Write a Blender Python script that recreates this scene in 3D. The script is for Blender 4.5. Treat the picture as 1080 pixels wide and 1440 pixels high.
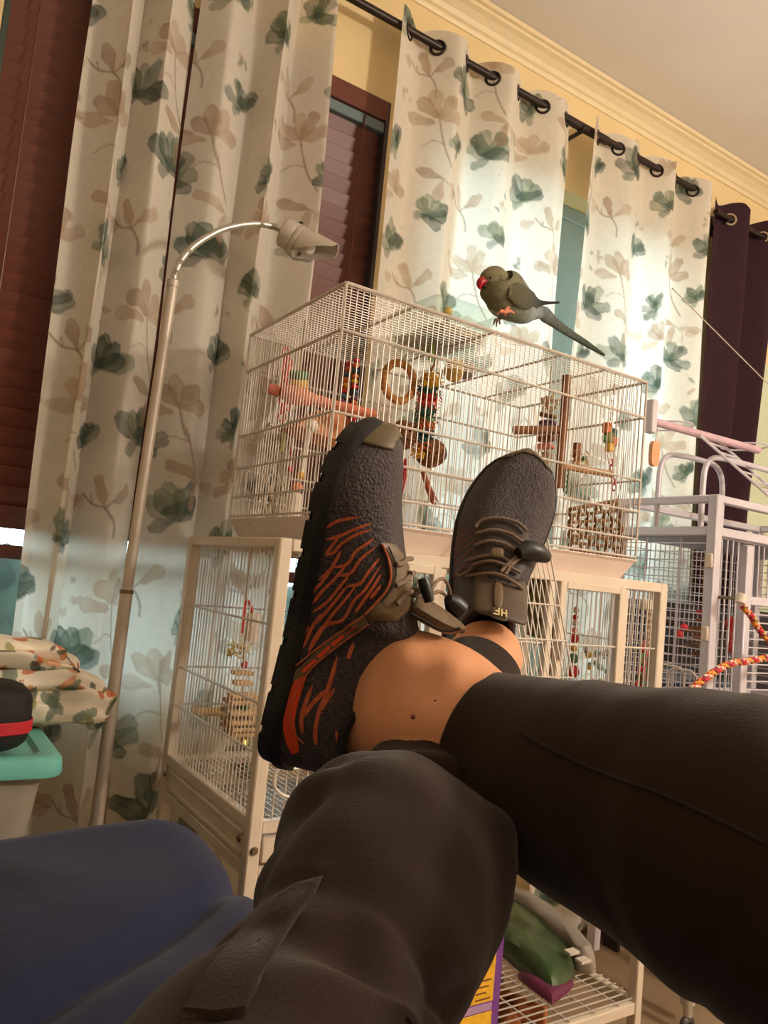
import bpy, math, random
import numpy as np
from mathutils import Vector, Matrix, Euler
from mathutils.bvhtree import BVHTree
for o in list(bpy.data.objects): bpy.data.objects.remove(o)
sc = bpy.context.scene
COL = sc.collection
rnd = random.Random(7)
PI = math.pi
# ------------------------------------------------------------------ camera
H = 1.08                       # eye height; all z below are given relative to the eye
FPX = 1084.0                   # focal length in pixels of the 1080 x 1440 frame
def _ray(p): return np.array([p[0]-540.0, -(p[1]-720.0), -FPX])
_X = _ray((2243, 980)); _X /= np.linalg.norm(_X)
_Y = _ray((-155, 750)); _Y -= _X*(_X@_Y); _Y /= np.linalg.norm(_Y)
RM = np.array([_X, _Y, np.cross(_X, _Y)])          # camera -> room axes (x along the window wall, y towards it)
cam_d = bpy.data.cameras.new('camera'); cam = bpy.data.objects.new('camera', cam_d); COL.objects.link(cam)
M4 = Matrix.Identity(4)
for i in range(3):
    for j in range(3): M4[i][j] = RM[i][j]
M4.translation = (0, 0, H)
cam.matrix_world = M4
cam_d.sensor_fit = 'VERTICAL'; cam_d.sensor_height = 36; cam_d.lens = FPX/1440*36
cam_d.clip_start = 0.01
sc.camera = cam
def onY(px, py, y): d = RM@_ray((px, py)); return d*(y/d[1])
def onX(px, py, x): d = RM@_ray((px, py)); return d*(x/d[0])
def onZ(px, py, z): d = RM@_ray((px, py)); return d*(z/d[2])
def onD(px, py, dep): return RM@(_ray((px, py))*(dep/FPX))
# ------------------------------------------------------------------ world, exposure
w = bpy.data.worlds.new('overcast'); sc.world = w; w.use_nodes = True
w.node_tree.nodes['Background'].inputs[0].default_value = (0.70, 0.89, 1.0, 1)
w.node_tree.nodes['Background'].inputs[1].default_value = 6.4
sc.view_settings.view_transform = 'Standard'; sc.view_settings.look = 'None'
sc.view_settings.gamma = 1.0; sc.view_settings.use_curve_mapping = False
sc.view_settings.exposure = 0.36
LAMP_STRENGTH = 172.0
# ------------------------------------------------------------------ materials
def lin(c): 
    c = np.array(c, float)/255.0
    return np.where(c <= .04045, c/12.92, ((c+.055)/1.055)**2.4)
def rgba(c): v = lin(c); return (float(v[0]), float(v[1]), float(v[2]), 1.0)
MATS = {}
def mat(name, col, rough=.6, metal=0.0, var=.12, scale=30.0, bump=0.0, bscale=200.0, spec=.5, transl=0.0, attr=None, coat=0.0, stretch=None, sheen=0.0):
    if name in MATS: return MATS[name]
    m = bpy.data.materials.new(name); m.use_nodes = True
    nt = m.node_tree; N = nt.nodes; L = nt.links
    b = N['Principled BSDF']; out = N['Material Output']
    b.inputs['Roughness'].default_value = rough; b.inputs['Metallic'].default_value = metal
    b.inputs['Specular IOR Level'].default_value = spec
    b.inputs['Coat Weight'].default_value = coat
    if sheen: b.inputs['Sheen Weight'].default_value = sheen
    tc = N.new('ShaderNodeTexCoord')
    src = tc.outputs['Object']
    if stretch:
        mp = N.new('ShaderNodeMapping'); mp.inputs['Scale'].default_value = stretch
        L.new(src, mp.inputs['Vector']); src = mp.outputs['Vector']
    nz = N.new('ShaderNodeTexNoise'); nz.inputs['Scale'].default_value = scale; nz.inputs['Detail'].default_value = 3
    L.new(src, nz.inputs['Vector'])
    mx = N.new('ShaderNodeMix'); mx.data_type = 'RGBA'; mx.blend_type = 'MULTIPLY'
    mx.inputs['Factor'].default_value = 1.0
    cr = N.new('ShaderNodeMapRange'); cr.inputs['To Min'].default_value = 1-var; cr.inputs['To Max'].default_value = 1+var
    cr.inputs['From Min'].default_value = .3; cr.inputs['From Max'].default_value = .7
    L.new(nz.outputs['Fac'], cr.inputs['Value']); 
    L.new(cr.outputs['Result'], mx.inputs['B'])
    if attr:
        a = N.new('ShaderNodeAttribute'); a.attribute_name = attr; L.new(a.outputs['Color'], mx.inputs['A'])
    else: mx.inputs['A'].default_value = rgba(col)
    L.new(mx.outputs['Result'], b.inputs['Base Color'])
    if bump:
        n2 = N.new('ShaderNodeTexNoise'); n2.inputs['Scale'].default_value = bscale; n2.inputs['Detail'].default_value = 4
        L.new(src, n2.inputs['Vector'])
        bp = N.new('ShaderNodeBump'); bp.inputs['Strength'].default_value = bump; bp.inputs['Distance'].default_value = .01
        L.new(n2.outputs['Fac'], bp.inputs['Height']); L.new(bp.outputs['Normal'], b.inputs['Normal'])
    if transl:
        t = N.new('ShaderNodeBsdfTranslucent'); L.new(mx.outputs['Result'], t.inputs['Color'])
        ms = N.new('ShaderNodeMixShader'); ms.inputs[0].default_value = transl
        L.new(b.outputs[0], ms.inputs[1]); L.new(t.outputs[0], ms.inputs[2]); L.new(ms.outputs[0], out.inputs['Surface'])
    MATS[name] = m
    return m
def glass_mat(name, col, refl=.08, rough=.02):
    if name in MATS: return MATS[name]
    m = bpy.data.materials.new(name); m.use_nodes = True; nt = m.node_tree; N = nt.nodes; L = nt.links
    N.remove(N['Principled BSDF'])
    t = N.new('ShaderNodeBsdfTransparent'); t.inputs[0].default_value = col
    g = N.new('ShaderNodeBsdfGlossy'); g.inputs['Roughness'].default_value = rough
    fr = N.new('ShaderNodeLayerWeight'); fr.inputs[0].default_value = .35
    mr = N.new('ShaderNodeMapRange'); mr.inputs['To Min'].default_value = refl*.5; mr.inputs['To Max'].default_value = .38
    L.new(fr.outputs['Facing'], mr.inputs['Value'])
    ms = N.new('ShaderNodeMixShader'); L.new(mr.outputs[0], ms.inputs[0]); L.new(t.outputs[0], ms.inputs[1]); L.new(g.outputs[0], ms.inputs[2])
    L.new(ms.outputs[0], N['Material Output'].inputs['Surface'])
    MATS[name] = m; return m
def emit_mat(name, col, s):
    m = bpy.data.materials.new(name); m.use_nodes = True; N = m.node_tree.nodes
    b = N['Principled BSDF']; b.inputs['Base Color'].default_value = col; b.inputs['Emission Color'].default_value = col; b.inputs['Emission Strength'].default_value = s
    return m
# ------------------------------------------------------------------ mesh helpers
class MB:
    """collects shapes (eye-relative room coordinates) into one mesh"""
    def __init__(s): s.v = []; s.f = []; s.n = 0; s.c = []
    def add(s, V, F, col=None):
        V = np.asarray(V, float); o = s.n
        s.v.append(V); s.n += len(V); s.f += [tuple(i+o for i in f) for f in F]
        s.c.append(np.tile(np.array(lin(col) if col is not None else (1, 1, 1)), (len(V), 1)))
        return s
    def bx(s, lo, hi, bev=.0015, col=None, M=None):
        lo = np.array(lo, float); hi = np.array(hi, float)
        lo, hi = np.minimum(lo, hi), np.maximum(lo, hi)
        bev = min(bev, .45*float((hi-lo).min()))
        V = []; idx = {}
        for sx in (0, 1):
            for sy in (0, 1):
                for sz in (0, 1):
                    c = np.where([sx, sy, sz], hi, lo); d = np.where([sx, sy, sz], -1, 1)*bev
                    for ax in range(3):
                        q = c + d; q[ax] = c[ax]
                        idx[(sx, sy, sz, ax)] = len(V); V.append(q)
        F = []
        for ax in range(3):
            o1, o2 = [(1, 2), (2, 0), (0, 1)][ax]
            for s1 in (0, 1):
                q = []
                for (p1, p2) in ((0, 0), (1, 0), (1, 1), (0, 1)):
                    k = [0, 0, 0]; k[ax] = s1; k[o1] = p1; k[o2] = p2; q.append(idx[tuple(k)+(ax,)])
                F.append(q if s1 else q[::-1])
        for ax in range(3):       # edge strips
            o1, o2 = [(1, 2), (2, 0), (0, 1)][ax]
            for p1 in (0, 1):
                for p2 in (0, 1):
                    k0 = [0, 0, 0]; k0[o1] = p1; k0[o2] = p2; k1 = list(k0); k1[ax] = 1
                    q = [idx[tuple(k0)+(o1,)], idx[tuple(k1)+(o1,)], idx[tuple(k1)+(o2,)], idx[tuple(k0)+(o2,)]]
                    F.append(q if (p1 ^ p2) else q[::-1])
        for sx in (0, 1):
            for sy in (0, 1):
                for sz in (0, 1):
                    q = [idx[(sx, sy, sz, a)] for a in range(3)]
                    F.append(q if (sx+sy+sz) % 2 else q[::-1])
        V = np.array(V)
        if M is not None: V = (np.asarray(M)[:3, :3]@V.T).T + np.asarray(M)[:3, 3]
        return s.add(V, F, col)
    def tube(s, pts, r, n=8, col=None, cap=True, closed=False, flat=1.0, up=None):
        P = np.asarray(pts, float); m = len(P)
        rr = np.broadcast_to(np.asarray(r, float), (m,))
        if closed: T = np.roll(P, -1, 0)-np.roll(P, 1, 0)
        else: T = np.gradient(P, axis=0) if m > 1 else np.array([[0, 0, 1.]])
        T = T/np.maximum(np.linalg.norm(T, axis=1, keepdims=True), 1e-9)
        a = np.array(up if up is not None else ([0, 0, 1.] if abs(T[0][2]) < .9 else [1., 0, 0]), float)
        V = []
        for i in range(m):
            a = a-T[i]*(a@T[i]); 
            l = np.linalg.norm(a)
            if l < 1e-6: a = np.array([1., 0, 0])-T[i]*T[i][0]; l = np.linalg.norm(a)
            a /= l; b = np.cross(T[i], a)
            for k in range(n):
                t = 2*PI*(k+.5)/n; V.append(P[i]+rr[i]*(flat*math.cos(t)*a+math.sin(t)*b))
        F = []
        for i in range(m if closed else m-1):
            j = (i+1) % m
            for k in range(n):
                l = (k+1) % n; F.append((i*n+k, i*n+l, j*n+l, j*n+k))
        if cap and not closed: F.append(tuple(range(n))[::-1]); F.append(tuple((m-1)*n+k for k in range(n)))
        return s.add(V, F, col)
    def bars(s, segs, r, n=4):
        for a, b in segs: s.tube([a, b], r, n, cap=False)
        return s
    def ball(s, c, r, nu=12, nv=8, col=None, M=None):
        r = np.broadcast_to(np.asarray(r, float), (3,)); V = [[0, 0, -1.]]; 
        for j in range(1, nv):
            t = -PI/2+PI*j/nv
            for i in range(nu): V.append([math.cos(t)*math.cos(2*PI*i/nu), math.cos(t)*math.sin(2*PI*i/nu), math.sin(t)])
        V.append([0, 0, 1.]); F = []
        for i in range(nu):
            k = (i+1) % nu; F.append((0, 1+k, 1+i))
            for j in range(nv-2): F.append((1+j*nu+i, 1+j*nu+k, 1+(j+1)*nu+k, 1+(j+1)*nu+i))
            F.append((1+(nv-2)*nu+i, 1+(nv-2)*nu+k, len(V)-1))
        V = np.array(V)*r
        if M is not None: V = (np.asarray(M)@V.T).T
        return s.add(V+np.asarray(c, float), F, col)
    def lathe(s, prof, c=(0, 0, 0), n=24, col=None, M=None):
        V = []; F = []
        for (r, z) in prof:
            for k in range(n): V.append([r*math.cos(2*PI*k/n), r*math.sin(2*PI*k/n), z])
        for i in range(len(prof)-1):
            for k in range(n):
                l = (k+1) % n; F.append((i*n+k, i*n+l, (i+1)*n+l, (i+1)*n+k))
        if prof[0][0] > 1e-5: F.append(tuple(range(n))[::-1])
        if prof[-1][0] > 1e-5: F.append(tuple((len(prof)-1)*n+k for k in range(n)))
        V = np.array(V)
        if M is not None: V = (np.asarray(M)@V.T).T
        return s.add(V+np.asarray(c, float), F, col)
    def torus(s, c, R, r, axis=(0, 0, 1), n=24, m=8, col=None, sx=1.0):
        ax = np.array(axis, float); ax /= np.linalg.norm(ax)
        a = np.cross(ax, [0, 0, 1.] if abs(ax[2]) < .9 else [1., 0, 0]); a /= np.linalg.norm(a); b = np.cross(ax, a)
        P = [np.asarray(c)+R*(sx*math.cos(t)*a+math.sin(t)*b) for t in np.linspace(0, 2*PI, n, endpoint=False)]
        return s.tube(P, r, m, col, closed=True, up=ax)
    def build(s, name, m, parent=None, smooth=True, color=False):
        V = np.concatenate(s.v); return link(name, V, s.f, m, parent, smooth, np.concatenate(s.c) if color else None)
def link(name, V, F, m, parent=None, smooth=True, color=None):
    """one mesh object; vertices arrive in eye-relative room coordinates"""
    V = np.asarray(V, float)
    if parent is None:
        loc = np.array([(V[:, 0].min()+V[:, 0].max())/2, (V[:, 1].min()+V[:, 1].max())/2, V[:, 2].min()])
    else: loc = np.array(parent['_o'])
    me = bpy.data.meshes.new(name); me.from_pydata((V-loc).tolist(), [], F); me.update()
    if color is not None:
        at = me.color_attributes.new('Col', 'FLOAT_COLOR', 'POINT')
        at.data.foreach_set('color', np.concatenate([color, np.ones((len(V), 1))], 1).astype(np.float32).ravel())
    if m is not None: me.materials.append(m)
    if smooth:
        me.polygons.foreach_set('use_smooth', np.ones(len(me.polygons), bool))
        try: me.set_sharp_from_angle(angle=math.radians(40))
        except Exception: pass
    o = bpy.data.objects.new(name, me); COL.objects.link(o)
    if parent is None: o.location = (loc[0], loc[1], loc[2]+H)
    else: o.parent = parent
    o['_o'] = [float(x) for x in loc]
    return o
def thing(name, label, cat, loc, group=None):
    o = bpy.data.objects.new(name, None); COL.objects.link(o); o.empty_display_size = .05
    o.location = (loc[0], loc[1], loc[2]+H); o['_o'] = [float(x) for x in loc]
    return tag(o, label, cat, group)
def tag(o, label, cat, group=None):
    o['label'] = label; o['category'] = cat
    if group: o['group'] = group
    return o
def struct(o): o['kind'] = 'structure'; return o
def stuff(o): o['kind'] = 'stuff'; return o
def catmull(P, k=6, closed=False):
    P = np.asarray(P, float); n = len(P); out = []
    for i in range(n if closed else n-1):
        g = lambda j: P[j % n] if closed else P[min(max(j, 0), n-1)]
        p0, p1, p2, p3 = g(i-1), g(i), g(i+1), g(i+2)
        for t in np.linspace(0, 1, k, endpoint=False):
            out.append(.5*((2*p1)+(-p0+p2)*t+(2*p0-5*p1+4*p2-p3)*t*t+(-p0+3*p1-3*p2+p3)*t**3))
    if not closed: out.append(P[-1])
    return np.array(out)
def wob(x, y, z=0.0, seed=0):
    """cheap smooth noise in -1..1"""
    a = seed*1.7
    return (np.sin(x*1.0+a+1.3*np.sin(y*.9+a)) + np.sin(y*1.27-a*2+1.1*np.sin(z*.8+x*.6)) + np.sin(z*1.1+x*.71+y*.53+a*3))/3
def rotz(a): c, s_ = math.cos(a), math.sin(a); return np.array([[c, -s_, 0], [s_, c, 0], [0, 0, 1.]])
def rotx(a): c, s_ = math.cos(a), math.sin(a); return np.array([[1., 0, 0], [0, c, -s_], [0, s_, c]])
def roty(a): c, s_ = math.cos(a), math.sin(a); return np.array([[c, 0, s_], [0, 1., 0], [-s_, 0, c]])
# ================================================================== the room
FL = -H; CE = 1.775; WY = 1.83
m_wall = mat('cream_wall_paint', (234, 208, 156), .7, var=.04, scale=4, bump=.05, bscale=120)
m_ceil = mat('ceiling_paint', (236, 229, 222), .8, var=.03, scale=3, bump=.05, bscale=90)
m_trim = mat('cream_trim_paint', (236, 216, 176), .45, var=.03)
m_floor = mat('beige_tile_floor', (150, 125, 98), .45, var=.10, scale=6)
X0, X1, Y0 = -1.9, 3.45, -2.6
struct(MB().bx((X0, Y0, FL-.1), (X1, WY+.14, FL)).build('floor', m_floor, smooth=False))
struct(MB().bx((X0, Y0, CE), (X1, WY+.14, CE+.1)).build('ceiling', m_ceil, smooth=False))
WIN = [(.06, 1.05, -.31, 1.365), (1.24, 2.40, -.31, 1.365)]
mb = MB(); xs = X0
for (a, b, lo, hi) in WIN:
    mb.bx((xs, WY, FL), (a, WY+.14, CE), 0); mb.bx((a, WY, FL), (b, WY+.14, lo), 0); mb.bx((a, WY, hi), (b, WY+.14, CE), 0); xs = b
mb.bx((xs, WY, FL), (X1, WY+.14, CE), 0)
struct(mb.build('wall_back', m_wall, smooth=False))
m_wall2 = mat('pale_wall_paint', (226, 216, 198), .7, var=.04, scale=4)
struct(MB().bx((X1, Y0, FL), (X1+.1, WY+.14, CE)).build('wall_right', m_wall2, smooth=False))
struct(MB().bx((X0-.1, Y0, FL), (X0, WY+.14, CE)).build('wall_left', m_wall2, smooth=False))
struct(MB().bx((X0, Y0-.1, FL), (X1, Y0, CE)).build('wall_front', m_wall2, smooth=False))
# crown moulding: a real profile swept along the window wall
prof = [(0, 0), (.006, 0), (.010, .008), (.010, .014), (.018, .018), (.026, .030), (.044, .044), (.058, .050), (.060, .058), (.070, .060), (.072, .073), (0, .073)]
V = []; F = []
for x in (X0, X1):
    for (d, h) in prof: V.append((x, WY-d, CE-.075+h))
n = len(prof)
for i in range(n): F.append((i, (i+1) % n, n+(i+1) % n, n+i))
struct(link('trim_1', np.array(V), F, m_trim, smooth=False))
struct(MB().bx((X0, WY-.015, FL), (X1, WY, FL+.11), .004).build('baseboard_back', m_trim, smooth=False))
m_teal = mat('grey_teal_window_paint', (150, 172, 170), .5, var=.05)
m_pane = glass_mat('window_glass', (.93, .98, .97, 1))
for k, (a, b, lo, hi) in enumerate(WIN):
    r = MB()
    for (p, q) in (((a, lo), (a+.045, hi)), ((b-.045, lo), (b, hi)), ((a+.045, lo), (b-.045, lo+.05)), ((a+.045, hi-.05), (b-.045, hi))):
        r.bx((p[0], WY+.07, p[1]), (q[0], WY+.12, q[1]), .004)
    r = struct(r.build('window_%d' % (k+1), m_teal, smooth=False))
    mid = ((a+b)/2, 1.885)[k]; mw = (.02, .085)[k]; zm = (lo+hi)/2+.02
    MB().bx((mid-mw, WY+.075, lo+.05), (mid+mw, WY+.115, hi-.05), .003).build('mullion', m_teal, r, False)
    MB().bx((a+.045, WY+.075, zm-.02), (b-.045, WY+.115, zm+.02), .003).build('meeting_rail', m_teal, r, False)
    for (u0, u1) in ((a+.045, mid-mw), (mid+mw, b-.045)):
        for (z0, z1) in ((lo+.05, zm-.02), (zm+.02, hi-.05)):
            MB().bx((u0, WY+.092, z0), (u1, WY+.096, z1), 0).build('pane', m_pane, r, False)
    MB().bx((a-.02, WY-.02, lo-.03), (b+.02, WY+.07, lo), .004).build('window_sill', m_trim, r, False)
dg_ = mat('pale_sage_door_paint', (206, 214, 184), .5, var=.03)
dr_ = struct(MB().bx((2.62, WY-.035, FL+.01), (3.40, WY, 1.02), .004).build('door_1', dg_, smooth=False))
for (zl_, zh_) in ((-.9, -.30), (-.18, .40), (.52, .92)):
    for (xl_, xh_) in ((2.70, 2.98), (3.06, 3.32)): MB().bx((xl_, WY-.041, zl_), (xh_, WY-.033, zh_), .003).build('door_panel', dg_, dr_, False)
MB().ball((3.34, WY-.075, -.08), .026, 14, 10).tube([(3.34, WY-.03, -.08), (3.34, WY-.07, -.08)], .01, 10).build('door_knob', mat('door_knob_brass', (190, 160, 100), .3, .8), dr_)
# outside: lawn
lw = MB().bx((-14, WY+.2, FL-.5), (18, 26, FL-.4), 0).build('lawn', mat('lawn_green', (40, 60, 44), .9, var=.3, scale=3), smooth=False); struct(lw)
struct(MB().bx((-3.0, WY+.16, 1.50), (1.22, 6.2, 1.60), 0).build('unseen_sky_screen', mat('sky_screen_grey_brown', (120, 110, 98), .8), smooth=False))  # slab added out of view to hold back daylight at the first window
hv = MB()
for k in range(60): hv.ball((-6+k*.3, 5+rnd.uniform(-.2, .2), -.62+rnd.uniform(-.08, .05)), (.34, .45, .60+rnd.uniform(-.06, .04)), 12, 8)
stuff(tag(hv.build('hedge', mat('hedge_green', (44, 56, 46), .9, var=.5, scale=9, bump=.6, bscale=12)), 'dark green clipped hedge outside the window', 'hedge'))
# ------------------------------------------------------------------ wooden blind in the first window
m_wood = mat('red_brown_blind_wood', (104, 50, 36), .42, var=.12, scale=14, stretch=(1, 1, 8))
m_steel = mat('blue_grey_headrail', (110, 128, 132), .4, .3, var=.05)
bl = thing('wooden_blind', 'closed red-brown wooden slat blind in the window beside the lamp', 'blind', (.555, WY+.03, .0))
MB().bx((.07, WY-.004, 1.305), (1.04, WY+.016, 1.362), .002).build('valance', m_wood, bl)
MB().bx((.07, WY+.004, 1.272), (1.04, WY+.05, 1.303), .002).build('headrail', m_steel, bl)
zs = np.arange(1.250, .02, -.0425)
base_me = None
for i, z in enumerate(zs):
    if base_me is None:
        s0 = MB().bx((-.48, -.0255, -.0016), (.48, .0255, .0016), .0008, M=np.vstack([np.hstack([rotx(math.radians(-72)), [[0], [0], [0]]]), [0, 0, 0, 1]]))
        V = np.concatenate(s0.v)+np.array(bl['_o'])
        o = link('slat', V, s0.f, m_wood, bl, False); base_me = o.data
    else:
        o = bpy.data.objects.new('slat', base_me); COL.objects.link(o); o.parent = bl
    o.location = (0, 0, z); o.rotation_euler = (math.radians(rnd.uniform(-2.0, 2.0)), 0, 0)
MB().bx((.075, WY+.012, -.030), (1.035, WY+.05, .000), .004).build('bottom_rail', m_wood, bl)
for x in (.13, .55, .97): MB().tube([(x, WY+.002, 1.30), (x, WY+.002, -.02)], .0022, 5).build('ladder_cord', m_wood, bl)
# dark side jamb liner of that window
struct(MB().bx((1.036, WY-.002, -.31), (1.05, WY+.07, 1.365), .002).build('trim_2', mat('dark_jamb', (62, 50, 50), .6), smooth=False))
# ------------------------------------------------------------------ curtain rods
m_iron = mat('dark_bronze_rod', (52, 42, 38), .4, .6, var=.1)
RY = 1.76; RZ = 1.542
rod = thing('curtain_rod', 'dark bronze curtain rod carrying the flowered panels', 'curtain rod', (1.1, RY, RZ))
MB().tube([(-.25, RY, RZ), (2.36, RY, RZ+.008)], .0115, 14).build('pole', m_iron, rod)
MB().lathe([(.001, 0), (.012, .002), (.018, .008), (.021, .02), (.019, .034), (.012, .042), (.001, .046)], (2.352, RY, RZ+.008), 18, M=roty(PI/2)).build('finial', m_iron, rod)
MB().lathe([(.001, 0), (.012, .002), (.018, .008), (.021, .02), (.019, .034), (.012, .042), (.001, .046)], (-.245, RY, RZ), 18, M=roty(-PI/2)).build('finial', m_iron, rod)
for x in (-.15, 1.735, ):
    b = MB(); b.bx((x-.008, RY-.006, RZ-.018), (x+.008, WY, RZ-.010), .002); b.bx((x-.012, WY-.006, RZ-.05), (x+.012, WY, RZ+.03), .002)
    b.torus((x, RY, RZ), .0135, .003, (1, 0, 0), 16, 6); b.build('bracket', m_iron, rod)
MB().tube([(1.60, RY, RZ+.004), (1.86, RY, RZ+.005)], .0145, 14).build('joint_sleeve', m_iron, rod)
# ------------------------------------------------------------------ printed cloth (flat print only, as point colours)
GREEN = [(88, 104, 88), (122, 136, 112), (104, 124, 116), (140, 148, 122), (74, 90, 78)]
TAN = [(196, 166, 138), (184, 152, 122), (204, 178, 150), (176, 146, 120)]
BRANCH = (158, 128, 104)
def print_floral(S, Zc, seed=0, base=(240, 233, 220), so=0.0, zo=0.0):
    """S, Zc: 1-D cloth coordinates (metres); returns (len(Z), len(S), 3) linear colours"""
    C = np.tile(lin(base), (len(Zc), len(S), 1))
    rg = random.Random(seed)
    def sub(cx, cz, r):
        i0, i1 = np.searchsorted(S, cx-r), np.searchsorted(S, cx+r)
        j0, j1 = np.searchsorted(-Zc, -(cz+r)), np.searchsorted(-Zc, -(cz-r))
        return (i0, i1, j0, j1) if i1 > i0 and j1 > j0 else None
    def blend(q, a, col):
        i0, i1, j0, j1 = q; C[j0:j1, i0:i1] = C[j0:j1, i0:i1]*(1-a[..., None])+lin(col)*a[..., None]
    def petal(cx, cz, ang, ln, wd, col, al=.8):
        ln *= 1.45; wd *= 1.5; cx = cx; al = min(.95, al*1.1)
        q = sub(cx, cz, ln*1.1)
        if not q: return
        x = S[q[0]:q[1]][None]-cx; z = Zc[q[2]:q[3]][:, None]-cz
        u = (x*math.cos(ang)+z*math.sin(ang))/ln; v = (-x*math.sin(ang)+z*math.cos(ang))
        uc_ = np.clip(u, 0, 1); ww = wd*1.55*uc_**.75*(1-uc_)**.38+1e-5
        ww = np.where((u > 0) & (u < 1), ww, 1e-5)*(1+.18*np.sin(u*9+cx*40))
        d = 1-np.abs(v)/ww
        a = np.clip(d*ww/.0028+.3, 0, 1)*(d > -.5)
        a = a*al*(.74+.26*np.exp(-(d*ww/.004)**2)+.2*wob(x*90, z*90, 0, cx*9))
        vein = np.exp(-(v/.0016)**2)*(u > .1)*(u < .85)*.12
        blend(q, np.clip(a+vein*(a > .1), 0, 1), col)
    def stem(P, r, col=BRANCH, al=.7):
        P = catmull(P, 16); c = P.mean(0); R_ = max(np.abs(P-c).max()+.01, .01)
        q = sub(c[0], c[1], R_)
        if not q: return
        x = S[q[0]:q[1]][None]; z = Zc[q[2]:q[3]][:, None]; D = np.full((z.shape[0], x.shape[1]), 9.)
        for p in P: D = np.minimum(D, np.hypot(x-p[0], z-p[1]))
        blend(q, np.clip((r-D)/.0022+.6, 0, 1)*al, col)
    def green(cx, cz, k=1.0, rot=0.0):
        cols = rg.sample(GREEN, 4)
        for i, a in enumerate((150, 30, 118, 62, 90)):
            aa = math.radians(a+rg.uniform(-12, 12))+rot
            petal(cx, cz, aa, .052*k*rg.uniform(.85, 1.15), .017*k, cols[i % 4], rg.uniform(.62, .9))
        petal(cx-.026*k, cz+.012*k, rot+rg.uniform(-.2, .3), .058*k, .015*k, GREEN[4], .7)
        petal(cx, cz, rot+PI*1.1, .034*k, .011*k, cols[1], .6)
    def tan(cx, cz, k=1.0, rot=0.0, st=True):
        if st:
            stem([(cx, cz), (cx+.012, cz-.05), (cx+.03, cz-.10), (cx+.055, cz-.14)], .0024)
            stem([(cx+.02, cz-.075), (cx-.015, cz-.066), (cx-.045, cz-.085)], .0016, al=.55)
        for a in (100, 62, 140, 15): petal(cx, cz, math.radians(a+rg.uniform(-8, 8))+rot, .05*k*rg.uniform(.9, 1.15), .016*k, rg.choice(TAN), .66)
        petal(cx-.01, cz-.012, rot+PI*.97, .055*k, .014*k, rg.choice(TAN), .6)
    def leaves(cx, cz, rot=0.0):
        stem([(cx-.06, cz+.03), (cx-.035, cz+.008), (cx, cz), (cx+.02, cz-.03), (cx+.022, cz-.06)], .0022)
        stem([(cx, cz), (cx+.018, cz+.02)], .0018); stem([(cx-.035, cz+.008), (cx-.04, cz+.028)], .0014)
        petal(cx, cz+.002, math.radians(112)+rot, .052, .013, rg.choice(TAN), .75)
        petal(cx+.015, cz+.012, math.radians(40)+rot, .045, .014, rg.choice(TAN), .68)
        petal(cx-.06, cz+.02, math.radians(200), .036, .013, rg.choice(TAN), .45)
    def pair(cx, cz):
        petal(cx, cz, math.radians(165), .06, .013, rg.choice(TAN), .7); petal(cx, cz, math.radians(255), .055, .014, rg.choice(TAN), .66)
        stem([(cx, cz), (cx+.03, cz-.03), (cx+.035, cz-.09)], .0017, al=.5)
        petal(cx+.02, cz-.01, math.radians(-8), .05, .013, rg.choice(TAN), .5)
    def buds(cx, cz):
        for i in range(5): petal(cx+rg.uniform(-.03, .03), cz+rg.uniform(-.03, .03), rg.uniform(0, 6), rg.uniform(.012, .022), .006, rg.choice(TAN+GREEN[:1]), .5)
    TW, TH = .60, .64
    i0 = int((S[0]+so)//TW)-1; i1 = int((S[-1]+so)//TW)+1
    for i in range(i0, i1+1):
        drop = (i % 2)*TH*.5
        j0 = int((Zc[-1]+zo-drop)//TH)-1; j1 = int((Zc[0]+zo-drop)//TH)+1
        for j in range(j0, j1+1):
            ox = i*TW-so; oz = j*TH+drop-zo
            T = [(green, .07, .56, 1.05, .3), (leaves, .17, .48), (tan, .20, .36, 1.1), (pair, .24, .18), (green, .33, .45, 1.15, -.2), (green, .06, .20, .8, .9),
                 (tan, .44, .58, 1.0), (buds, .09, .38), (green, .46, .30, 1.25, .1), (leaves, .38, .14), (pair, .50, .42), (buds, .33, .60), (green, .21, .06, .95, -.5),
                 (green, .30, .27, .75, .5), (buds, .52, .18), (tan, .08, .09, .9, .4, False), (green, .53, .06, .9, .2)]
            for t in T: t[0](ox+t[1]+rg.uniform(-.012, .012), oz+t[2]+rg.uniform(-.012, .012), *t[3:])
    return C
m_cloth = mat('printed_curtain_cloth', (255, 255, 255), .85, var=.03, scale=60, bump=.06, bscale=500, spec=.15, transl=.40, attr='Col')
m_ring = mat('dark_grommet', (60, 50, 46), .35, .7)
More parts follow.
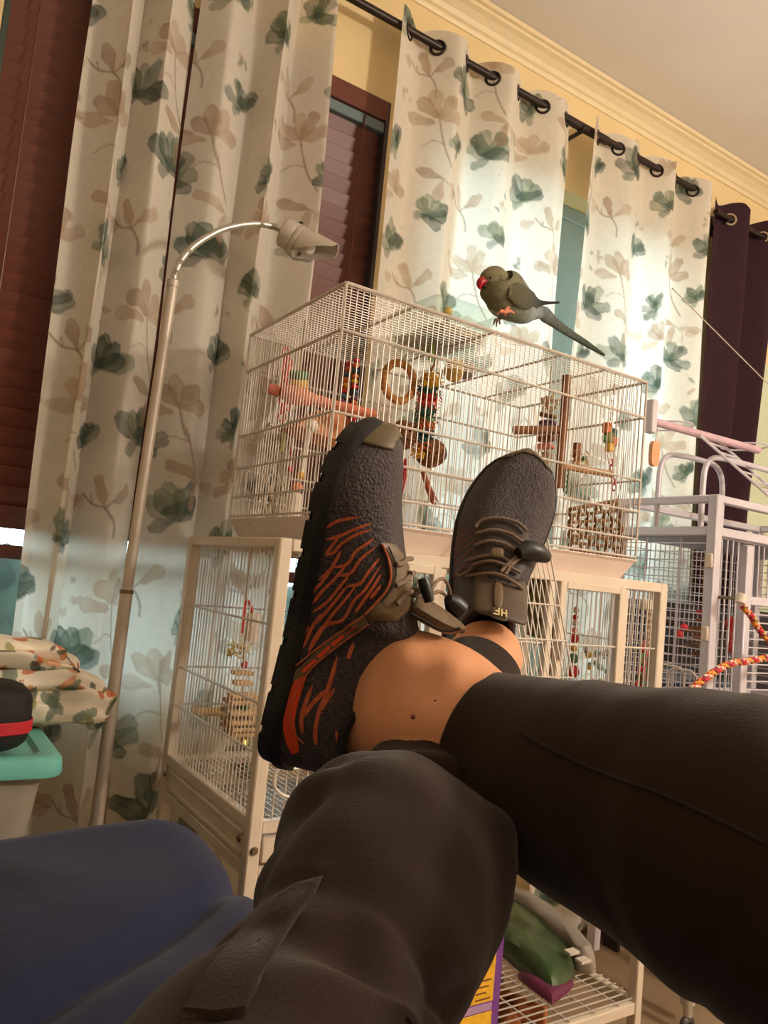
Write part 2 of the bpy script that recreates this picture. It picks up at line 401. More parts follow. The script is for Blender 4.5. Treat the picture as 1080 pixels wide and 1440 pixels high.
def curtain(name, label, x0, x1, n, amp, ph, zt, zb, seed, group, plain=None, ring=m_ring, zw=0.0, so=0.0, zo=0.0, step=.0046, sharp=.25, lean=None, gz=None, cat='curtain', jit=.02):
    uu = np.linspace(0, 1, 900); th = 2*PI*n*uu+ph
    rg = np.random.RandomState(seed)
    X = x0+(x1-x0)*uu+(.010*np.sin(2*th)); 
    am = amp*(1+.25*np.sin(uu*5.1+seed)); Yc = RY+am*(np.sin(th)+sharp*np.sin(3*th)*.35)
    s = np.concatenate([[0], np.cumsum(np.hypot(np.diff(X), np.diff(Yc)))])
    ns = int(s[-1]/step); S = np.linspace(0, s[-1], ns); Xs = np.interp(S, s, X); Ys = np.interp(S, s, Yc); us = np.interp(S, s, uu)
    Zc = np.arange(zt, zb, -step)
    V = np.zeros((len(Zc), ns, 3)); d = (zt-Zc)[:, None]
    soft = 1-np.exp(-d*3.0)
    V[..., 0] = Xs[None]+jit*soft*.5*np.sin(us[None]*9+seed+d*1.1)+.004*soft*wob(us[None]*30, d*6, 0, seed)
    V[..., 1] = RY+(Ys[None]-RY)*(1-.20*soft*np.sin(us[None]*7+seed*2+d*1.6)**2)+.006*soft*wob(us[None]*22, d*4, 0, seed+3)
    V[..., 2] = Zc[:, None]+zw*np.exp(-d*14)*np.sin(th[0]+2*PI*n*us*2+1.0)[None]
    if lean is not None:
        l0, l1 = lean; k = np.clip(d/1.2, 0, 1)
        V[..., 0] = V[..., 0]+(l0*(1-us[None])+l1*us[None])*k
    if plain is None: colr = print_floral(S, Zc, seed, so=so, zo=zo).reshape(-1, 3)
    else: colr = np.tile(lin(plain), (ns*len(Zc), 1))
    idx = np.arange(len(Zc)*ns).reshape(len(Zc), ns)
    Fq = np.stack([idx[:-1, :-1], idx[1:, :-1], idx[1:, 1:], idx[:-1, 1:]], -1).reshape(-1, 4)
    P = V.reshape(-1, 3)
    root = thing(name, label, cat, ((x0+x1)/2, RY, zb), group)
    me = bpy.data.meshes.new('cloth'); me.vertices.add(len(P)); me.vertices.foreach_set('co', (P-np.array(root['_o'])).astype(np.float32).ravel())
    nl = len(Fq)*4; me.loops.add(nl); me.loops.foreach_set('vertex_index', Fq.astype(np.int32).ravel())
    me.polygons.add(len(Fq)); me.polygons.foreach_set('loop_start', np.arange(0, nl, 4, dtype=np.int32)); me.update(calc_edges=True)
    me.polygons.foreach_set('use_smooth', np.ones(len(Fq), bool))
    at = me.color_attributes.new('Col', 'FLOAT_COLOR', 'POINT'); at.data.foreach_set('color', np.concatenate([colr, np.ones((len(P), 1))], 1).astype(np.float32).ravel())
    me.materials.append(m_cloth if plain is None else mat('plum_curtain_cloth', plain, .9, var=.08, attr='Col', spec=.1, bump=.05, bscale=400))
    o = bpy.data.objects.new('cloth', me); COL.objects.link(o); o.parent = root
    # a grommet wherever the cloth crosses the pole
    k = 0
    for i in range(ns-1):
        if (Ys[i]-RY)*(Ys[i+1]-RY) <= 0:
            t = np.array([Xs[min(i+2, ns-1)]-Xs[max(i-2, 0)], Ys[min(i+2, ns-1)]-Ys[max(i-2, 0)], 0]); nrm = np.array([-t[1], t[0], 0])
            MB().torus((Xs[i], RY, (gz if gz is not None else RZ)), .021, .0045, nrm, 20, 6).build('grommet', ring, root)
    return root
G = 'flowered curtain panels on the dark rod'
curtain('floral_curtain', 'flowered white curtain panel hanging beside the floral blanket and tote', .225, .455, 2.25, .040, .6, 1.585, FL+.03, 11, G, so=.10, zo=.05, jit=.03, step=.0037)
curtain('floral_curtain', 'flowered white curtain panel hanging right behind the lamp gooseneck', .485, .80, 2.4, .042, 2.4, 1.585, FL+.03, 23, G, so=.37, zo=.22, jit=.03, step=.0037)
curtain('floral_curtain', 'flowered white curtain panel hanging behind the perched bird', 1.015, 1.688, 3.25, .034, -.9, 1.590, FL+.03, 31, G, zw=.008, so=.02, zo=.30)
curtain('floral_curtain', 'flowered white curtain panel hanging next to the plum curtain', 1.775, 2.44, 3.25, .034, -1.3, 1.590, FL+.03, 47, G, zw=.008, so=.21, zo=.12, lean=(-.03, 0))
m_silver = mat('pale_silver_grommet', (200, 178, 140), .3, .7)
rod2 = thing('curtain_rod', 'short bare curtain rod carrying the plum curtain', 'curtain rod', (2.8, RY, RZ-.03))
MB().tube([(2.47, RY, RZ-.03), (3.30, RY, RZ-.03)], .011, 12).build('pole', m_iron, rod2)
for x in (2.55, 3.22):
    MB().bx((x-.008, RY-.006, RZ-.046), (x+.008, WY, RZ-.038), .002).bx((x-.012, WY-.006, RZ-.08), (x+.012, WY, RZ), .002).build('bracket', m_iron, rod2)
curtain('plum_curtain', 'plain dark plum curtain panel with pale metal rings', 2.475, 2.90, 2.0, .040, .3, 1.575, FL+.03, 61, None, plain=(58, 38, 44), ring=m_silver, zw=.010, lean=(.0, -.14), gz=RZ-.03, step=.010)
# ------------------------------------------------------------------ ceiling lamp behind the viewer (the room's warm light)
lp = thing('ceiling_lamp', 'white glass globe pendant lamp behind the viewer', 'ceiling lamp', (2.1, -.75, CE-.87))
MB().tube([(2.1, -.75, CE-.02), (2.1, -.75, CE-.7)], .01, 10).build('stem', m_iron, lp)
MB().lathe([(.001, 0), (.07, 0), (.07, .02), (.001, .02)], (2.1, -.75, CE-.022), 24).build('mount', m_iron, lp)
MB().ball((2.1, -.75, CE-.77), (.14, .14, .10), 20, 12).build('globe', emit_mat('warm_globe_glow', (1.0, .88, .74, 1), LAMP_STRENGTH), lp)
# ================================================================== bird cages
m_cream = mat('cream_cage_enamel', (216, 199, 178), .38, var=.05, scale=12)
m_wire = mat('white_cage_wire', (206, 194, 182), .35, .1, var=.05)
m_base = mat('pinkish_plastic_tray', (228, 208, 194), .4, var=.04)
m_bolt = mat('dull_bolt', (120, 105, 85), .35, .8)
def vwires(x0, x1, sp, p, z0, z1, axis, r):
    k = max(2, int(round((x1-x0)/sp))); segs = []
    for i in range(1, k):
        t = x0+(x1-x0)*i/k
        segs.append(((t, p, z0), (t, p, z1)) if axis == 'x' else ((p, t, z0), (p, t, z1)))
    return segs
# ---- lower cage on its stand
ax0, ax1, ay0, ay1, at_, ab = .548, 1.562, 1.18, 1.655, .056, -.48
lc = thing('flight_cage', 'large cream framed cage on a stand with lower shelf, carrying the smaller cage', 'bird cage', ((ax0+ax1)/2, (ay0+ay1)/2, FL))
pw = .024
for (x, y) in ((ax0, ay0), (ax1-pw, ay0), (ax0, ay1-pw), (ax1-pw, ay1-pw)):
    MB().bx((x, y, FL+.06), (x+pw, y+pw, at_), .003).build('post', m_cream, lc)
    c = MB(); c.tube([(x+pw/2, y+pw/2, FL+.065), (x+pw/2, y+pw/2, FL+.045)], .008, 8); c.torus((x+pw/2, y+pw/2, FL+.022), .014, .008, (0, 1, 0), 16, 8)
    c.bx((x+pw/2-.012, y+pw/2-.012, FL+.035), (x+pw/2+.012, y+pw/2+.012, FL+.048), .002); c.build('caster', mat('grey_caster', (70, 66, 62), .5), lc)
def rail(lo, hi, nm='rail', m=m_cream, par=lc, bev=.002): return MB().bx(lo, hi, bev).build(nm, m, par)
for y in (ay0, ay1-pw):
    rail((ax0+pw, y, at_-.022), (ax1-pw, y+pw, at_))
    rail((ax0+pw, y+.003, -.432), (ax1-pw, y+pw-.003, -.411)); rail((ax0+pw, y+.003, ab-.03), (ax1-pw, y+pw-.003, ab-.004))
for x in (ax0, ax1-pw):
    rail((x, ay0+pw, at_-.018), (x+pw, ay1-pw, at_)); rail((x+.003, ay0+pw, -.428), (x+pw-.003, ay1-pw, -.408)); rail((x+.003, ay0+pw, ab-.022), (x+pw-.003, ay1-pw, ab))
    # grooved seed-guard side panel
    g = MB(); g.bx((x+.007, ay0+pw, ab), (x+.016, ay1-pw, -.428), .001)
    for zz in (-.470, -.438): g.bx((x+.003, ay0+pw+.012, zz-.004), (x+.009, ay1-pw-.012, zz+.004), .002)
    g.build('side_panel', m_cream, lc)
d = MB().bx((ax0+pw+.004, ay0+.002, ab+.002), (ax1-pw-.004, ay0+.012, -.436), .002); d.build('drawer_front', m_cream, lc)
MB().bx((ax0+pw, ay0+.02, ab-.004), (ax1-pw, ay1-.03, ab+.004), .001).build('drawer_tray', mat('grey_tray', (150, 140, 128), .5), lc)
for (x, y, z) in ((ax0+.012, ay0-.002, -.455), (ax0+.05, ay0-.001, at_-.011)): MB().lathe([(.001, .003), (.005, .003), (.007, 0)], (x, y, z), 12, M=rotx(PI/2)).build('bolt', m_bolt, lc)
for y in (ay0+.035, ay1-.035): MB().lathe([(.001, .003), (.005, .003), (.007, 0)], (ax0-.001, y, -.445), 12, M=roty(-PI/2)).build('bolt', m_bolt, lc)
# front divisions measured on the front plane
zt, zb = at_-.022, -.411
segs = vwires(ax0+pw, .789, .019, ay0+.012, zb, zt, 'x', .0014)
stuff(MB().bars(segs, .0015).build('front_wires', m_wire, lc))
stuff(MB().bars(vwires(.903, 1.177, .017, ay0+.012, zb, zt, 'x', .0014), .0015).build('front_wires', m_wire, lc))
stuff(MB().bars(vwires(1.429, ax1-pw, .0165, ay0+.012, zb, zt, 'x', .0014), .0015).build('front_wires', m_wire, lc))
for x in (.888, 1.178, 1.411): rail((x, ay0+.002, zb), (x+.017, ay0+.018, zt), 'mullion')
for (a, b) in ((ax0+pw, .789), (.905, 1.178), (1.429, ax1-pw)):
    for z in (-.098, -.235, -.31): MB().tube([(a, ay0+.010, z), (b, ay0+.010, z)], .0024, 6).build('cross_wire', m_wire, lc)
for (a, b) in ((.792, .887), (1.206, 1.410)):
    dr = MB(); f = .018; z1 = .036; z0 = -.30
    for (lo, hi) in (((a, z0), (a+f, z1)), ((b-f, z0), (b, z1)), ((a+f, z1-.016), (b-f, z1)), ((a+f, z0), (b-f, z0+.016))): dr.bx((lo[0], ay0-.004, lo[1]), (hi[0], ay0+.012, hi[1]), .002)
    dr = dr.build('door', m_cream, lc)
    stuff(MB().bars(vwires(a+f, b-f, .0135, ay0+.004, z0+.016, z1-.016, 'x', .0013), .0013).build('door_wires', m_wire, dr))
    MB().tube([(a+f, ay0+.002, -.098), (b-f, ay0+.002, -.098)], .0022, 6).build('door_cross_wire', m_wire, dr)
    MB().bx((a+.004, ay0-.012, -.13), (a+.014, ay0-.003, -.09), .002).build('latch', m_wire, dr)
# guard loop (feeder hatch) low on the near front corner
zz = -.345; P = catmull([(.585, ay0-.006, zz+.02), (.62, ay0-.006, zz+.02), (.70, ay0-.006, zz+.022), (.74, ay0-.006, zz+.01), (.70, ay0-.006, zz-.022), (.62, ay0-.006, zz-.028), (.583, ay0-.006, zz-.01)], 5, True)
MB().tube(P, .003, 6, closed=True).build('feeder_hatch', m_wire, lc)
# sides and back
for x in (ax0+.012, ax1-.012):
    stuff(MB().bars(vwires(ay0+pw, ay1-pw, .0162, x, -.408, at_-.018, 'y', .0013), .0014).build('side_wires', m_wire, lc))
    for z in (-.092, -.225, -.305): MB().tube([(x-(.003 if x < 1 else -.003), ay0+pw, z), (x-(.003 if x < 1 else -.003), ay1-pw, z)], .0022, 6).build('cross_wire', m_wire, lc)
stuff(MB().bars(vwires(ax0+pw, ax1-pw, .017, ay1-.012, -.411, at_-.022, 'x', .0013), .0014).build('back_wires', m_wire, lc))
for z in (-.092, -.225, -.305): MB().tube([(ax0+pw, ay1-.010, z), (ax1-pw, ay1-.010, z)], .0022, 6).build('cross_wire', m_wire, lc)
stuff(MB().bars([((x, ay0+pw, at_-.008), (x, ay1-pw, at_-.008)) for x in np.arange(ax0+.05, ax1-.03, .017)], .0013).build('roof_wires', m_wire, lc))
stuff(MB().bars([((x, ay0+pw, -.42), (x, ay1-pw, -.42)) for x in np.arange(ax0+.03, ax1-.02, .014)]+[((ax0+pw, y, -.421), (ax1-pw, y, -.421)) for y in np.arange(ay0+.06, ay1-.03, .07)], .0014).build('floor_grate', m_wire, lc))
# stand: lower rails and the wire shelf
SZ = -.885
for y in (ay0, ay1-pw): rail((ax0+pw, y, SZ-.028), (ax1-pw, y+pw, SZ-.004), 'shelf_rail')
for x in (ax0, ax1-pw): rail((x, ay0+pw, SZ-.028), (x+pw, ay1-pw, SZ-.004), 'shelf_rail')
sh = MB().bars([((x, ay0+.004, SZ), (x, ay1-.004, SZ)) for x in np.arange(ax0+.08, ax1-.02, .078)], .0022)
sh.bars([((ax0+.006, y, SZ+.003), (ax1-.006, y, SZ+.003)) for y in np.arange(ay0+.01, ay1, .0205)], .0017)
stuff(sh.build('shelf_wires', m_wire, lc))
# ---- upper cage
ux0, ux1, uy0, uy1, ub, ut = .622, 1.438, 1.18, 1.612, .102, .519
uc = thing('bird_cage', 'fine-barred white wire cage on a plastic tray, full of hanging toys', 'bird cage', ((ux0+ux1)/2, (uy0+uy1)/2, at_))
tv = []; 
def ring(z, d): return [(ux0+d, uy0+d, z), (ux1-d, uy0+d, z), (ux1-d, uy1-d, z), (ux0+d, uy1-d, z)]
for z, dd in ((at_+.001, .022), (.094, .002), (.100, -.004), (.102, -.004), (.102, .006), (.094, .010), (.062, .028)): tv += ring(z, dd)
tf = [(3, 2, 1, 0)]
for i in range(6):
    for k in range(4): tf.append((i*4+k, i*4+(k+1) % 4, (i+1)*4+(k+1) % 4, (i+1)*4+k))
tf.append((24, 25, 26, 27))
tr = link('plastic_tray', np.array(tv), tf, m_base, uc, False)
for (a, b) in (((ux0, uy0), (ux1, uy0)), ((ux0, uy1), (ux1, uy1)), ((ux0, uy0), (ux0, uy1)), ((ux1, uy0), (ux1, uy1))):
    MB().tube([a+(ut,), b+(ut,)], .0035, 6).build('top_edge_wire', m_wire, uc)
    for z in (.434, .286, .213, .150, .108): MB().tube([a+(z,), b+(z,)], .0024 if z != .434 else .003, 6).build('cross_wire', m_wire, uc)
for (x, y) in ((ux0, uy0), (ux1, uy0), (ux0, uy1), (ux1, uy1)): MB().tube([(x, y, ub), (x, y, ut)], .0028, 6).build('corner_wire', m_wire, uc)
sp = .0132
stuff(MB().bars(vwires(ux0, ux1, sp, uy0+.003, ub, ut, 'x', 0), .00105).build('front_wires', m_wire, uc))
stuff(MB().bars(vwires(ux0, ux1, sp, uy1-.003, ub, ut, 'x', 0), .00105).build('back_wires', m_wire, uc))
for x in (ux0+.003, ux1-.003): stuff(MB().bars(vwires(uy0, uy1, sp, x, ub, ut, 'y', 0), .00105).build('side_wires', m_wire, uc))
stuff(MB().bars([((ux0, y, ut), (ux1, y, ut)) for y in np.arange(uy0+sp, uy1, sp)], .00105).build('roof_wires', m_wire, uc))
for x in (.78, .975, 1.17, 1.31): MB().tube([(x, uy0, ut+.003), (x, uy1, ut+.003)], .0026, 6).build('roof_crossbar', m_wire, uc)
# open wire door hanging down in front
A = np.array([.930, 1.172, .118]); B = np.array([1.150, 1.172, .118]); C_ = onY(806, 953, 1.06); D_ = onY(662, 938, 1.06); D_[2] = C_[2]; D_[0] = C_[0]-.215; D_[1] = C_[1]
dm = MB().tube([A, B, C_, D_, A], .0024, 6)
dw = dm.build('wire_door', m_wire, uc)
stuff(MB().bars([(A+(B-A)*t, D_+(C_-D_)*t) for t in np.linspace(.06, .94, 15)], .0013).build('door_wires', m_wire, dw))
for t in (.5, .75): MB().tube([A+(D_-A)*t, B+(C_-B)*t], .002, 6).build('door_cross_wire', m_wire, dw)
# ---- right-hand cage with play top
m_lil = mat('lilac_white_enamel', (206, 198, 206), .35, .1, var=.06, scale=8)
m_greyp = mat('grey_roof_panel', (150, 148, 158), .5, var=.06)
cx0, cx1, cy0, cy1 = 1.897, 2.66, 1.291, 1.645
rc = thing('parrot_cage', 'tall lilac-white cage with an open play top beside the plum curtain', 'bird cage', ((cx0+cx1)/2, (cy0+cy1)/2, FL))
q = .030
for (x, y, t) in ((cx0, cy0, .325), (cx1-q, cy0, .325), (cx0, cy1-q, .325), (cx1-q, cy1-q, .325), (2.05, cy0, .20)): MB().bx((x, y, FL+.05), (x+q, y+q, t), .003).build('post', m_lil, rc)
def rr(lo, hi, nm='rail'): return MB().bx(lo, hi, .003).build(nm, m_lil, rc)
for z, h in ((.325, .022), (.236, .026), (-.255, .03), (-.60, .03)):
    for y in (cy0+.002, cy1-q): rr((cx0+q, y, z-h), (cx1-q, y+q-.006, z))
    for x in (cx0+.002, cx1-q): rr((x, cy0+q, z-h), (x+q-.006, cy1-q, z))
rr((2.08, cy0+.002, .03), (cx1-q, cy0+.022, .055))
MB().bx((cx0+.01, cy0+.01, .205), (cx1-.01, cy1-.01, .212), .002).build('roof_panel', m_greyp, rc)
stuff(MB().bars([((cx0+.012, cy0+q, z), (cx0+.012, cy1-q, z)) for z in np.arange(-.57, .20, .0245)], .0022).build('side_wires', m_lil, rc))
for y in (cy0+.12, cy0+.24): MB().tube([(cx0+.016, y, -.6), (cx0+.016, y, .21)], .003, 6).build('side_upright', m_lil, rc)
stuff(MB().bars([((x, cy1-.015, -.6), (x, cy1-.015, .21)) for x in np.arange(cx0+.04, cx1-.02, .024)]+[((cx0+q, cy1-.013, z), (cx1-q, cy1-.013, z)) for z in np.arange(-.57, .20, .03)], .0016).build('back_mesh', m_lil, rc))
stuff(MB().bars([((x, cy0+.014, -.6), (x, cy0+.014, .21)) for x in np.arange(cx0+.05, 2.05, .026)], .0026).build('front_wires', m_lil, rc))
stuff(MB().bars([((2.08, cy0+.014, z), (cx1-q, cy0+.014, z)) for z in np.arange(-.57, .03, .024)], .0024).build('front_wires', m_lil, rc))
stuff(MB().bars([((x, cy0+.014, .055), (x, cy0+.014, .21)) for x in np.arange(2.10, cx1-q, .026)], .0024).build('front_wires', m_lil, rc))
stuff(MB().bars([((cx1-.012, cy0+q, z), (cx1-.012, cy1-q, z)) for z in np.arange(-.57, .20, .026)], .0022).build('side_wires', m_lil, rc))
MB().bx((cx0+.01, cy0+.01, -.59), (cx1-.01, cy1-.01, -.575), .002).build('bottom_tray', m_greyp, rc)
# feeder hatches on the near side face
for (y, z) in ((1.40, -.255+.06), (1.36, -.20)):
    P = []
    for (a, b) in ((-.045, -.035), (.045, -.035), (.045, .035), (-.045, .035)): P.append((cx0-.012, y+a, z+b))
    P = np.array(P); Q = []
    for i in range(4):
        a, b = P[i], P[(i+1) % 4]; Q += [a+(b-a)*.2, a+(b-a)*.8]
    MB().tube(np.array(Q), .003, 6, closed=True).build('feeder_hatch', m_wire, rc)
for z in (.14, -.06): MB().bx((cx0-.008, cy0+.004, z-.02), (cx0+.002, cy0+.024, z+.02), .003).build('hinge', m_cream, rc)
# play-top arches, perch and ladder
for (xa, xb, y) in ((1.80, 2.02, 1.50), (1.90, 2.2, 1.42)):
    top = .47
    P = catmull([(xa+.11, y, .232), (xa+.11, y, .36), (xa+.115, y, .42), (xa+.14, y, .455), (xa+.20, y, .468), (xb+.12, y, .470), (xb+.17, y, .46), (xb+.20, y, .42), (xb+.205, y, .34), (xb+.205, y, .232)], 5)
    MB().tube(P, .0085, 10).build('play_arch', m_lil, rc)
a = onY(916, 592, 1.40); b = onY(1066, 633, 1.40)
MB().tube([a, b], .0115, 10).build('play_perch', mat('pink_lilac_perch', (200, 166, 176), .5, var=.1), rc)
MB().bx(a+(-.012, -.012, -.035), a+(.012, .012, .06), .003).build('perch_bracket', m_lil, rc)
for t, s_ in ((.28, -1), (1.02, -1)):
    c = a+(b-a)*t+np.array([0.0, -.055*s_, .018]); MB().torus(c, .055, .0028, (0, 0, 1), 24, 6, sx=1.35).build('cup_ring', m_lil, rc)
l0, l1 = onY(984, 612, 1.38), onY(1090, 705, 1.38); of = np.array([.035, .0, .035]); of2 = onY(1012, 622, 1.43)-l0
lad = MB(); lad.tube([l0, l1], .0045, 6); lad.tube([l0+of2, l1+of2], .0045, 6)
lad = lad.build('ladder', m_lil, rc)
for t in np.linspace(.1, .95, 7): MB().tube([l0+(l1-l0)*t, l0+of2+(l1-l0)*t], .0035, 6).build('rung', m_lil, lad)
# ================================================================== furniture around
# ---- bed with navy spread
m_navy = mat('navy_bedspread', (34, 40, 70), .8, var=.10, scale=7, bump=.25, bscale=14, spec=.2, sheen=.1)
bx0, bx1, by0, by1, bt = -1.25, .485, -1.35, 1.245, -.388
bed = thing('bed', 'bed under a wrinkled navy blue quilted spread beside the legs', 'bed', ((bx0+bx1)/2, (by0+by1)/2, FL))
nu, nv = 300, 420; V = []; 
cxm, cym, hx, hy = (bx0+bx1)/2, (by0+by1)/2, (bx1-bx0)/2, (by1-by0)/2
U = np.linspace(-1, 1, nu); W_ = np.linspace(-1, 1, nv)
rgd = .11
def rbox(u, w):
    """quilt surface: flat top rolling over rounded edges down to the bed side"""
    su = u*(hx+.30); sw = w*(hy+.30)
    ou = np.maximum(np.abs(su)-(hx-rgd), 0); ow = np.maximum(np.abs(sw)-(hy-rgd), 0)
    r = np.hypot(ou, ow)
    dx = np.where(r > 1e-6, ou/np.maximum(r, 1e-6), 0)*np.sign(su); dy = np.where(r > 1e-6, ow/np.maximum(r, 1e-6), 0)*np.sign(sw)
    ang = np.clip(r/rgd, 0, PI/2); dn = np.maximum(r-rgd*PI/2, 0)
    X = np.clip(su, -(hx-rgd), hx-rgd)+dx*rgd*np.sin(ang); Yv = np.clip(sw, -(hy-rgd), hy-rgd)+dy*rgd*np.sin(ang)
    Zv = bt-rgd*(1-np.cos(ang))-dn
    wr = .007*wob(X*9, Yv*7, 0, 2)+.005*wob(X*17+Yv*9, Yv*15, 0, 5)
    for (a, b, c) in ((.75, 1.0, 1.02), (.75, 1.0, .62), (-.9, 1.0, .3), (-.9, 1.0, -.3)):
        dd = (a*X+b*Yv-c)/math.hypot(a, b)+.02*np.sin(X*7+Yv*3); wr = wr-.016*np.exp(-(dd/.02)**2)-.006*np.exp(-(dd/.05)**2)
    Zv = Zv+wr*np.cos(ang); X = X+dx*wr*np.sin(ang); Yv = Yv+dy*wr*np.sin(ang)
    return X+cxm, Yv+cym, Zv
UU, WW = np.meshgrid(U, W_, indexing='ij'); Xb, Yb, Zb = rbox(UU, WW)
idx = np.arange(nu*nv).reshape(nu, nv)
Fb = np.stack([idx[:-1, :-1], idx[1:, :-1], idx[1:, 1:], idx[:-1, 1:]], -1).reshape(-1, 4).tolist()
link('bedspread', np.stack([Xb, Yb, Zb], -1).reshape(-1, 3), Fb, m_navy, bed)
MB().bx((bx0+.02, by0+.02, FL+.0), (bx1-.02, by1-.02, bt-.13), .03).build('bed_base', mat('dark_bed_base', (34, 36, 50), .9), bed)
# ---- floor lamp
m_lamp = mat('champagne_lamp_metal', (196, 184, 170), .42, .25, var=.05)
m_chr = mat('brushed_steel', (200, 195, 185), .3, .7, var=.05, scale=90)
LY = 1.58; LX = .412
lamp = thing('floor_lamp', 'tall champagne reading lamp with arched gooseneck and shaded head', 'floor lamp', (LX, LY, FL))
MB().lathe([(.001, 0), (.125, 0), (.13, .006), (.125, .018), (.03, .026), (.018, .05), (.001, .05)], (LX, LY, FL), 32).build('base', m_lamp, lamp)
p1 = onY(178, 832, LY); p2 = onY(243, 400, LY)
MB().tube([(LX-.006, LY, FL+.045), p1], .0125, 16).build('lower_pole', m_lamp, lamp)
MB().tube([p1, p2], .0110, 16).build('upper_pole', m_lamp, lamp)
MB().tube([p1-(0, 0, .004), p1+(0, 0, .004)], .0135, 16).build('joint_ring', m_bolt, lamp)
gp = catmull([p2, onY(246, 385, LY), onY(256, 364, LY), onY(275, 344, LY), onY(305, 326, LY), onY(335, 317, LY), onY(365, 315, LY), onY(388, 320, LY), onY(405, 329, LY-.005)], 14)
MB().tube(gp, .0072+.0007*np.sin(np.arange(len(gp))*PI*.9), 12).build('gooseneck', m_chr, lamp)
MB().tube([p2-(0, 0, .006), p2+(0, 0, .008)], .0125, 14).build('collar', m_lamp, lamp)
h0 = onY(399, 326, LY-.005); h1 = onY(470, 368, LY-.07); axd = (h1-h0)/np.linalg.norm(h1-h0)
s1 = np.cross(axd, [0, 0, 1.]); s1 /= np.linalg.norm(s1); s2 = np.cross(s1, axd)
MH = np.array([s1, s2, axd]).T
hd = MB().lathe([(.001, 0), (.031, 0), (.034, .003), (.034, .028), (.0325, .030), (.034, .032), (.034, .044), (.0325, .046), (.001, .046)], h0, 28, M=MH).build('lamp_socket', m_lamp, lamp)
# the shade: a cylinder cut obliquely, open downwards
sv = []; n = 40; ro, ri = .0345, .0325
for k in range(n):
    t = 2*PI*k/n; lo = .046; c = math.cos(t-math.radians(0)); sn = math.sin(t)
    ln = .046+.078*(.5+.5*np.clip(sn*1.5+.25, -1, 1))
    for r, z in ((ro, lo), (ro*1.10, ln), (ri*1.10, ln-.001), (ri, lo)): sv.append(h0+MH@np.array([r*c, r*sn, z]))
sf = []
for k in range(n):
    l = (k+1) % n
    for j in range(4): sf.append((k*4+j, k*4+(j+1) % 4, l*4+(j+1) % 4, l*4+j))
link('lamp_shade', np.array(sv), sf, m_lamp, lamp)
MB().bx(h0+MH@np.array([-.006, .032, .012]), h0+MH@np.array([.006, .040, .030]), .002).build('switch', mat('black_plastic', (18, 17, 17), .45), lamp)
MB().ball(h0+axd*.062, .021, 14, 10).build('bulb', mat('frosted_bulb', (225, 220, 210), .3), lamp)
# ---- totes
m_lid = mat('mint_lid_plastic', (118, 198, 186), .35, var=.04)
m_tub = mat('cloudy_clear_plastic', (182, 170, 152), .4, var=.06, transl=.25)
tx1 = onY(88, 1066, 1.34)[0]; tz = onY(60, 1062, 1.34)[2]
def tote(label, zl, hgt):
    t = thing('storage_tote', label, 'storage box', (tx1-.24, 1.48, zl-hgt), None)
    V = []; F = []; secs = []
    def rect(x0, x1, y0, y1, r, z):
        out = []
        for (cx, cy, a0) in ((x1-r, y1-r, 0), (x0+r, y1-r, 90), (x0+r, y0+r, 180), (x1-r, y0+r, 270)):
            for a in np.linspace(a0, a0+90, 6): out.append((cx+r*math.cos(math.radians(a)), cy+r*math.sin(math.radians(a)), z))
        return out
    def loft(levels, nm, m, cap=True):
        V = []; F = []
        for l in levels: V += rect(*l)
        k = 24
        for i in range(len(levels)-1):
            for j in range(k): F.append((i*k+j, i*k+(j+1) % k, (i+1)*k+(j+1) % k, (i+1)*k+j))
        F.append(tuple(range(k))[::-1])
        if cap: F.append(tuple((len(levels)-1)*k+j for j in range(k)))
        return link(nm, np.array(V), F, m, t)
    x0, x1, y0, y1 = tx1-.56, tx1, 1.315, 1.66
    loft([(x0+.06, x1-.06, y0+.05, y1-.05, .04, zl-hgt), (x0+.045, x1-.045, y0+.038, y1-.038, .04, zl-hgt*.45), (x0+.035, x1-.035, y0+.03, y1-.03, .04, zl-hgt*.43), (x0+.022, x1-.022, y0+.02, y1-.02, .04, zl-.026)], 'tub', m_tub)
    loft([(x0, x1, y0, y1, .03, zl-.030), (x0-.002, x1+.002, y0-.002, y1+.002, .03, zl-.024), (x0, x1, y0, y1, .03, zl-.004), (x0+.006, x1-.006, y0+.006, y1-.006, .03, zl), (x0+.03, x1-.03, y0+.03, y1-.03, .03, zl), (x0+.036, x1-.036, y0+.036, y1-.036, .03, zl-.006)], 'lid', m_lid)
    return t
zl = tz
tote('cloudy plastic tote with a mint green lid under the black case', zl, (zl-FL)/2-.001)
tote('lower plastic tote with mint lid, underneath the other tote', FL+(zl-FL)/2-.002, (zl-FL)/2-.003)
# ---- black case with red strap
m_blk = mat('black_case_cloth', (26, 22, 22), .75, var=.15, scale=80, bump=.1, bscale=300)
CY_ = 1.395
cs = thing('zip_case', 'rounded black hard case with a red strap on the mint lid', 'case', (tx1-.15, 1.40, zl))
cl_ = onY(50, 1000, 1.345); xr = cl_[0]; hz = onY(20, 965, 1.345)[2]
V = []; F = []; k = 40; lv = 15
for i in range(lv):
    t = -PI/2+PI*i/(lv-1); e = .42
    z = zl+.002+(hz-zl)*(.5+.5*np.sign(math.sin(t))*abs(math.sin(t))**e); sc_ = abs(math.cos(t))**e if abs(math.cos(t)) > 1e-6 else 0.02
    for j in range(k):
        a = 2*PI*j/k; V.append((xr-.125+.125*sc_*np.sign(math.cos(a))*abs(math.cos(a))**.55, CY_+.075*sc_*np.sign(math.sin(a))*abs(math.sin(a))**.55, z))
for i in range(lv-1):
    for j in range(k): F.append((i*k+j, i*k+(j+1) % k, (i+1)*k+(j+1) % k, (i+1)*k+j))
F.append(tuple(range(k))[::-1]); F.append(tuple((lv-1)*k+j for j in range(k)))
